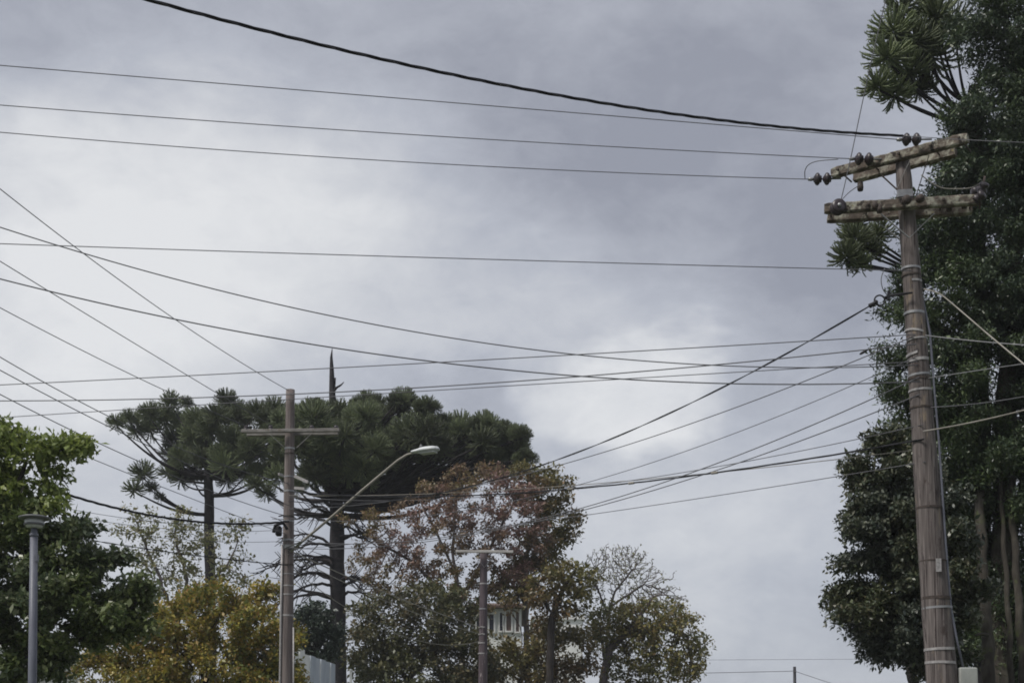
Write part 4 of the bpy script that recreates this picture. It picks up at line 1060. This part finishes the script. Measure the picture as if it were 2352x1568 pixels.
def araucaria(name, label, Y, trunk_pts, r_lo, r_hi, tufts, attach, group='flat-topped araucaria trees', sag=.10, lr=(.075, .022), pool=None):
    tp = [P(x, y, Y) for x, y in trunk_pts]; b0 = Vector((tp[0].x, Y, 0)); tp = [b0] + tp
    root = thing(name, b0, label, 'tree', group)
    fine = []
    for i in range(len(tp) - 1):
        for j in range(8): fine.append(tp[i].lerp(tp[i + 1], j / 8))
    fine.append(tp[-1]); n = len(fine)
    m = MB(); m.tube([p + Vector((math.sin(i * 1.1) * .015, 0, 0)) for i, p in enumerate(fine)], [(r_lo + (r_hi - r_lo) * i / (n - 1)) * (1 + .05 * math.sin(i * 2.3)) * Y / F for i in range(n)], 14)
    m.build('trunk', M['bark_arau'], root)
    for (x, y, dY, rpx, ya) in tufts:
        c = P(x, y, Y + dY)
        # where on the trunk it starts
        if abs(rpx) > 24 and pool is None: ya = min(ya, y + 42 + .42 * abs(x - trunk_pts[-1][0]))
        za = P(trunk_pts[-1][0], ya, Y).z
        k = min(range(n), key=lambda i: abs(fine[i].z - za)); a = fine[k]
        pts = limb_path(a, c - Vector((0, 0, abs(rpx) * Y / F * .25)), sag)
        L = (c - a).length; s = max(.35, min(1, L / 4))
        m = MB(); m.tube(pts, [lr[0] * s * (1 - i / (len(pts) - 1)) + lr[1] for i in range(len(pts))], 7); m.build('limb', M['bark_arau'], root)
        if rpx: put_tuft(root, c, abs(rpx) * Y / F, pool=FINGERS if rpx < 0 else pool)
    return root
rnd = random.Random(5)
# large one
T = []
for (rho, cnt, low_) in ((1.0, 15, 0), (.83, 14, 0), (.64, 12, 0), (.43, 9, 0), (.22, 6, 0), (.05, 2, 0), (.93, 11, 1), (.68, 8, 1)):
    for i in range(cnt):
        th = 2 * math.pi * (i + rnd.random() * .6) / cnt + rho * 5
        cx_ = math.cos(th) * rho; sy = math.sin(th) * rho
        x = 800 + (395 if cx_ > 0 else 170) * cx_ + rnd.uniform(-12, 12)
        ytop = 938 + (75 * max(0, (x - 980) / 240) ** 1.3 if x > 980 else 0) + 26 * max(0, (rho - .3))
        y = ytop + 24 + (40 if low_ else 0) + rnd.uniform(-20, 24)
        dY = 5.2 * sy
        y += 0.25 * 3.3 * dY
        ya = 1168 - 120 * (1 - rho) - rnd.uniform(0, 50) if not low_ else 1180 - rnd.uniform(0, 40)
        T.append((x, y, dY, rnd.uniform(30, 48), ya))
for (hx, hy, hr) in ((725, 938, 30), (844, 936, 42), (928, 930, 40), (982, 936, 32), (1012, 976, 32), (1110, 984, 42), (1062, 998, 34), (1188, 1010, 38), (858, 1028, 42), (925, 1000, 40), (800, 968, 36), (690, 950, 26),
                     (760, 1000, 36), (1000, 1030, 34), (1150, 1050, 32), (1205, 1055, 26), (1160, 990, 30)):
    dh = rnd.uniform(-3.2, 1.2)
    for q in range(6):                                             # a head of foliage is a cluster of tufts
        an = q * 1.05 + rnd.random()
        T.append((hx + (math.cos(an) * hr * .55 if q else 0), hy + (math.sin(an) * hr * .36 if q else -hr * .25), dh + rnd.uniform(-.5, .5), hr * rnd.uniform(.62, .8), rnd.uniform(1090, 1170)))
for i in range(34):
    x = rnd.uniform(668, 1010); lim = 1100 - 60 * abs((x - 800) / 210) ** 2
    T.append((x, rnd.uniform(1005, max(1015, lim)), rnd.uniform(-3.6, 2.5), rnd.uniform(36, 46), rnd.uniform(1060, 1150)))
for i in range(14):
    x = rnd.uniform(985, 1195); T.append((x, rnd.uniform(1010, 1066), rnd.uniform(-2.0, 2.5), rnd.uniform(34, 42), rnd.uniform(1120, 1168)))
# lower limbs, bare or ending in little tufts
for (x, y, dY, rp, ya) in ((950, 1160, -1.5, 0, 1175), (905, 1180, -2.5, 0, 1160), (640, 1185, -2, 0, 1190), (610, 1130, 1, 26, 1180), (1000, 1085, -1, 32, 1165), (1060, 1070, 1.5, 30, 1160), (585, 1110, -1, 28, 1175), (590, 1080, 1.5, 26, 1150),
                           (1120, 1085, .5, 24, 1150), (640, 1095, -2.5, 34, 1150), (680, 1115, -2.8, 32, 1180), (850, 1110, -3, 22, 1170), (880, 1205, -2, 0, 1225)):
    T.append((x, y, dY, rp, ya))
big = araucaria('araucaria', 'large flat-topped araucaria with a thick dark trunk and a dead spike above its crown', 53, [(777, 1700), (776, 1450), (774, 1200), (770, 1050), (766, 960)], 23, 13, T, 0)
m = MB(); m.tube([P(765, 960, 53), P(763, 900, 53), P(762, 850, 53), P(761, 820, 53), P(763, 800, 53)], [.15, .12, .085, .05, .012], 8); m.build('dead_leader', M['bark_arau'], big)
m = MB(); m.tube([P(764, 902, 53), P(773, 890, 52.9), P(783, 884, 52.8), P(790, 877, 52.8)], [.06, .05, .035, .015], 6); m.build('dead_branch', M['bark_arau'], big)
m = MB(); m.tube([P(764, 880, 53), P(769, 868, 53), P(768, 905, 53)], [.05, .05, .03], 6); m.build('dead_branch', M['bark_arau'], big)
for i in range(22):
    yb = rnd.uniform(1195, 1400); sd_ = -1 if rnd.random() < .72 else 1
    ln = rnd.uniform(70, 190) if sd_ < 0 else rnd.uniform(50, 110); dY = rnd.uniform(-2.2, 1.6)
    a = P(774, yb, 53); tip_ = P(774 + sd_ * ln, yb + rnd.uniform(-30, 45), 53 + dY); pts = []
    for j in range(13):
        t = j / 12; pts.append(a.lerp(tip_, t) + Vector((0, 0, .45 * math.sin(t * 3.0) * (1 - t * .4) + rnd.uniform(-.04, .04))))
    m = MB(); m.tube(pts, [.055 * (1 - j / 13) + .014 for j in range(13)], 6)
    for j in range(4, 13):
        for q in range(2):
            d = Vector((sd_ * rnd.uniform(.1, .6), rnd.uniform(-.5, .5), rnd.uniform(-.75, .35))).normalized() * rnd.uniform(.3, .85)
            w0 = pts[j]; w1 = w0 + d * .55 + Vector((0, 0, .03)); w2 = w0 + d + Vector((0, 0, .12 * rnd.random()))
            m.tube([w0, w1, w2], [.02, .017, .010], 4)
    tag(m.build('dead_branch', M['bark_arau'], big), kind='stuff')
# small one
T = []
for (x, y, rp, ya) in ((268, 972, 26, 1095), (300, 962, 32, 1090), (312, 990, 30, 1100), (345, 950, 34, 1080), (392, 922, 30, 1070), (428, 926, 22, 1060), (380, 962, 36, 1080), (345, 985, 30, 1090), (420, 975, 36, 1070), (400, 1010, 38, 1080),
                       (450, 960, 36, 1050), (455, 1010, 40, 1060), (520, 920, 32, 1040), (498, 955, 36, 1040), (545, 950, 38, 1050), (590, 945, 36, 1060), (630, 940, 36, 1065), (530, 1000, 40, 1060), (580, 1000, 38, 1075), (625, 990, 38, 1085),
                       (415, 1048, 36, 1090), (460, 1050, 36, 1085), (510, 1045, 36, 1085), (560, 1050, 30, 1095), (480, 985, 40, 1050), (655, 960, 34, 1075), (400, 1075, 24, 1100), (600, 1045, 30, 1100)):
    T.append((x, y, rnd.uniform(-3.2, 3.2), rp, ya))
for (x, y, rp, ya, dY) in ((328, 1086, -40, 1172, -1.2), (308, 1122, -27, 1172, -1.4), (348, 1120, -24, 1172, -1.0), (368, 1142, -16, 1172, -.9), (415, 1100, -30, 1120, .6), (470, 1092, -26, 1110, 1.2), (385, 1085, -26, 1110, -.8), (520, 1100, 30, 1140, 1.5), (445, 1095, 26, 1140, 1.2), (600, 1085, 32, 1130, -1), (560, 1090, 30, 1130, 1.5), (645, 1070, 34, 1130, .5)):
    T.append((x, y, dY, rp, ya))
for i in range(26):
    x = rnd.uniform(385, 650); T.append((x, rnd.uniform(955, 1075 - 20 * abs((x - 500) / 130)), rnd.uniform(-3, 3), rnd.uniform(34, 43), rnd.uniform(1050, 1110)))
araucaria('araucaria', 'smaller slender araucaria left of the grey timber pole', 57, [(484, 1700), (483, 1400), (480, 1150), (478, 1040), (480, 980)], 15, 9, T, 0, sag=.08)
# near araucaria inside the evergreen at the right: only branches show
T = []
for (x, y, dY, rp, ya) in ((2052, 70, -.6, 62, 260), (2100, 95, -.4, 70, 270), (2040, 130, -.9, 60, 270), (2085, 165, -.5, 66, 280), (2140, 130, 0, 70, 280), (2015, 195, -1.0, 50, 290), (2055, 215, -.8, 46, 290), (2150, 40, -.2, 66, 250), (2110, 205, -.3, 44, 290), (2130, 15, .3, 60, 230), (2070, 20, -.3, 44, 240), (2190, 60, .4, 66, 260),
                           (1965, 545, -1.0, 52, 640), (1945, 590, -1.2, 48, 650), (1995, 575, -.8, 52, 650), (1960, 515, -.6, 38, 640), (2015, 540, -.4, 46, 640), (1975, 605, -1.1, 36, 650)):
    T.append((x, y, dY, rp, ya))
araucaria('araucaria', "near araucaria hidden in the evergreen, tufted branches reaching left beside the pole's crossarms", 21.5, [(2262, 1750), (2258, 1200), (2250, 700), (2245, 350), (2240, 200)], 24, 16, T, 0, sag=.05, lr=(.05, .014), pool=FINGERS)
hm, HN, HL = new_mat('fill_haze')  # thin haze volume, added to lift the dark tones of the foliage
pv = HN.new('ShaderNodeVolumePrincipled'); pv.inputs['Density'].default_value = .0006; pv.inputs['Color'].default_value = (.93, .95, 1, 1); pv.inputs['Anisotropy'].default_value = .2
ho = HN.new('ShaderNodeOutputMaterial'); HL.new(pv.outputs[0], ho.inputs['Volume'])
m = MB(); X_, Z0, Z1 = 1520, -1.0, 20.0
m.add([(-X_, -X_, Z0), (X_, -X_, Z0), (X_, X_, Z0), (-X_, X_, Z0), (-X_, -X_, Z1), (X_, -X_, Z1), (X_, X_, Z1), (-X_, X_, Z1)],
      [(3, 2, 1, 0), (4, 5, 6, 7), (0, 1, 5, 4), (1, 2, 6, 5), (2, 3, 7, 6), (3, 0, 4, 7)])
tag(m.build('haze', hm), kind='stuff')
print('TRIS', sum(len(me.polygons) * 2 for me in bpy.data.meshes))
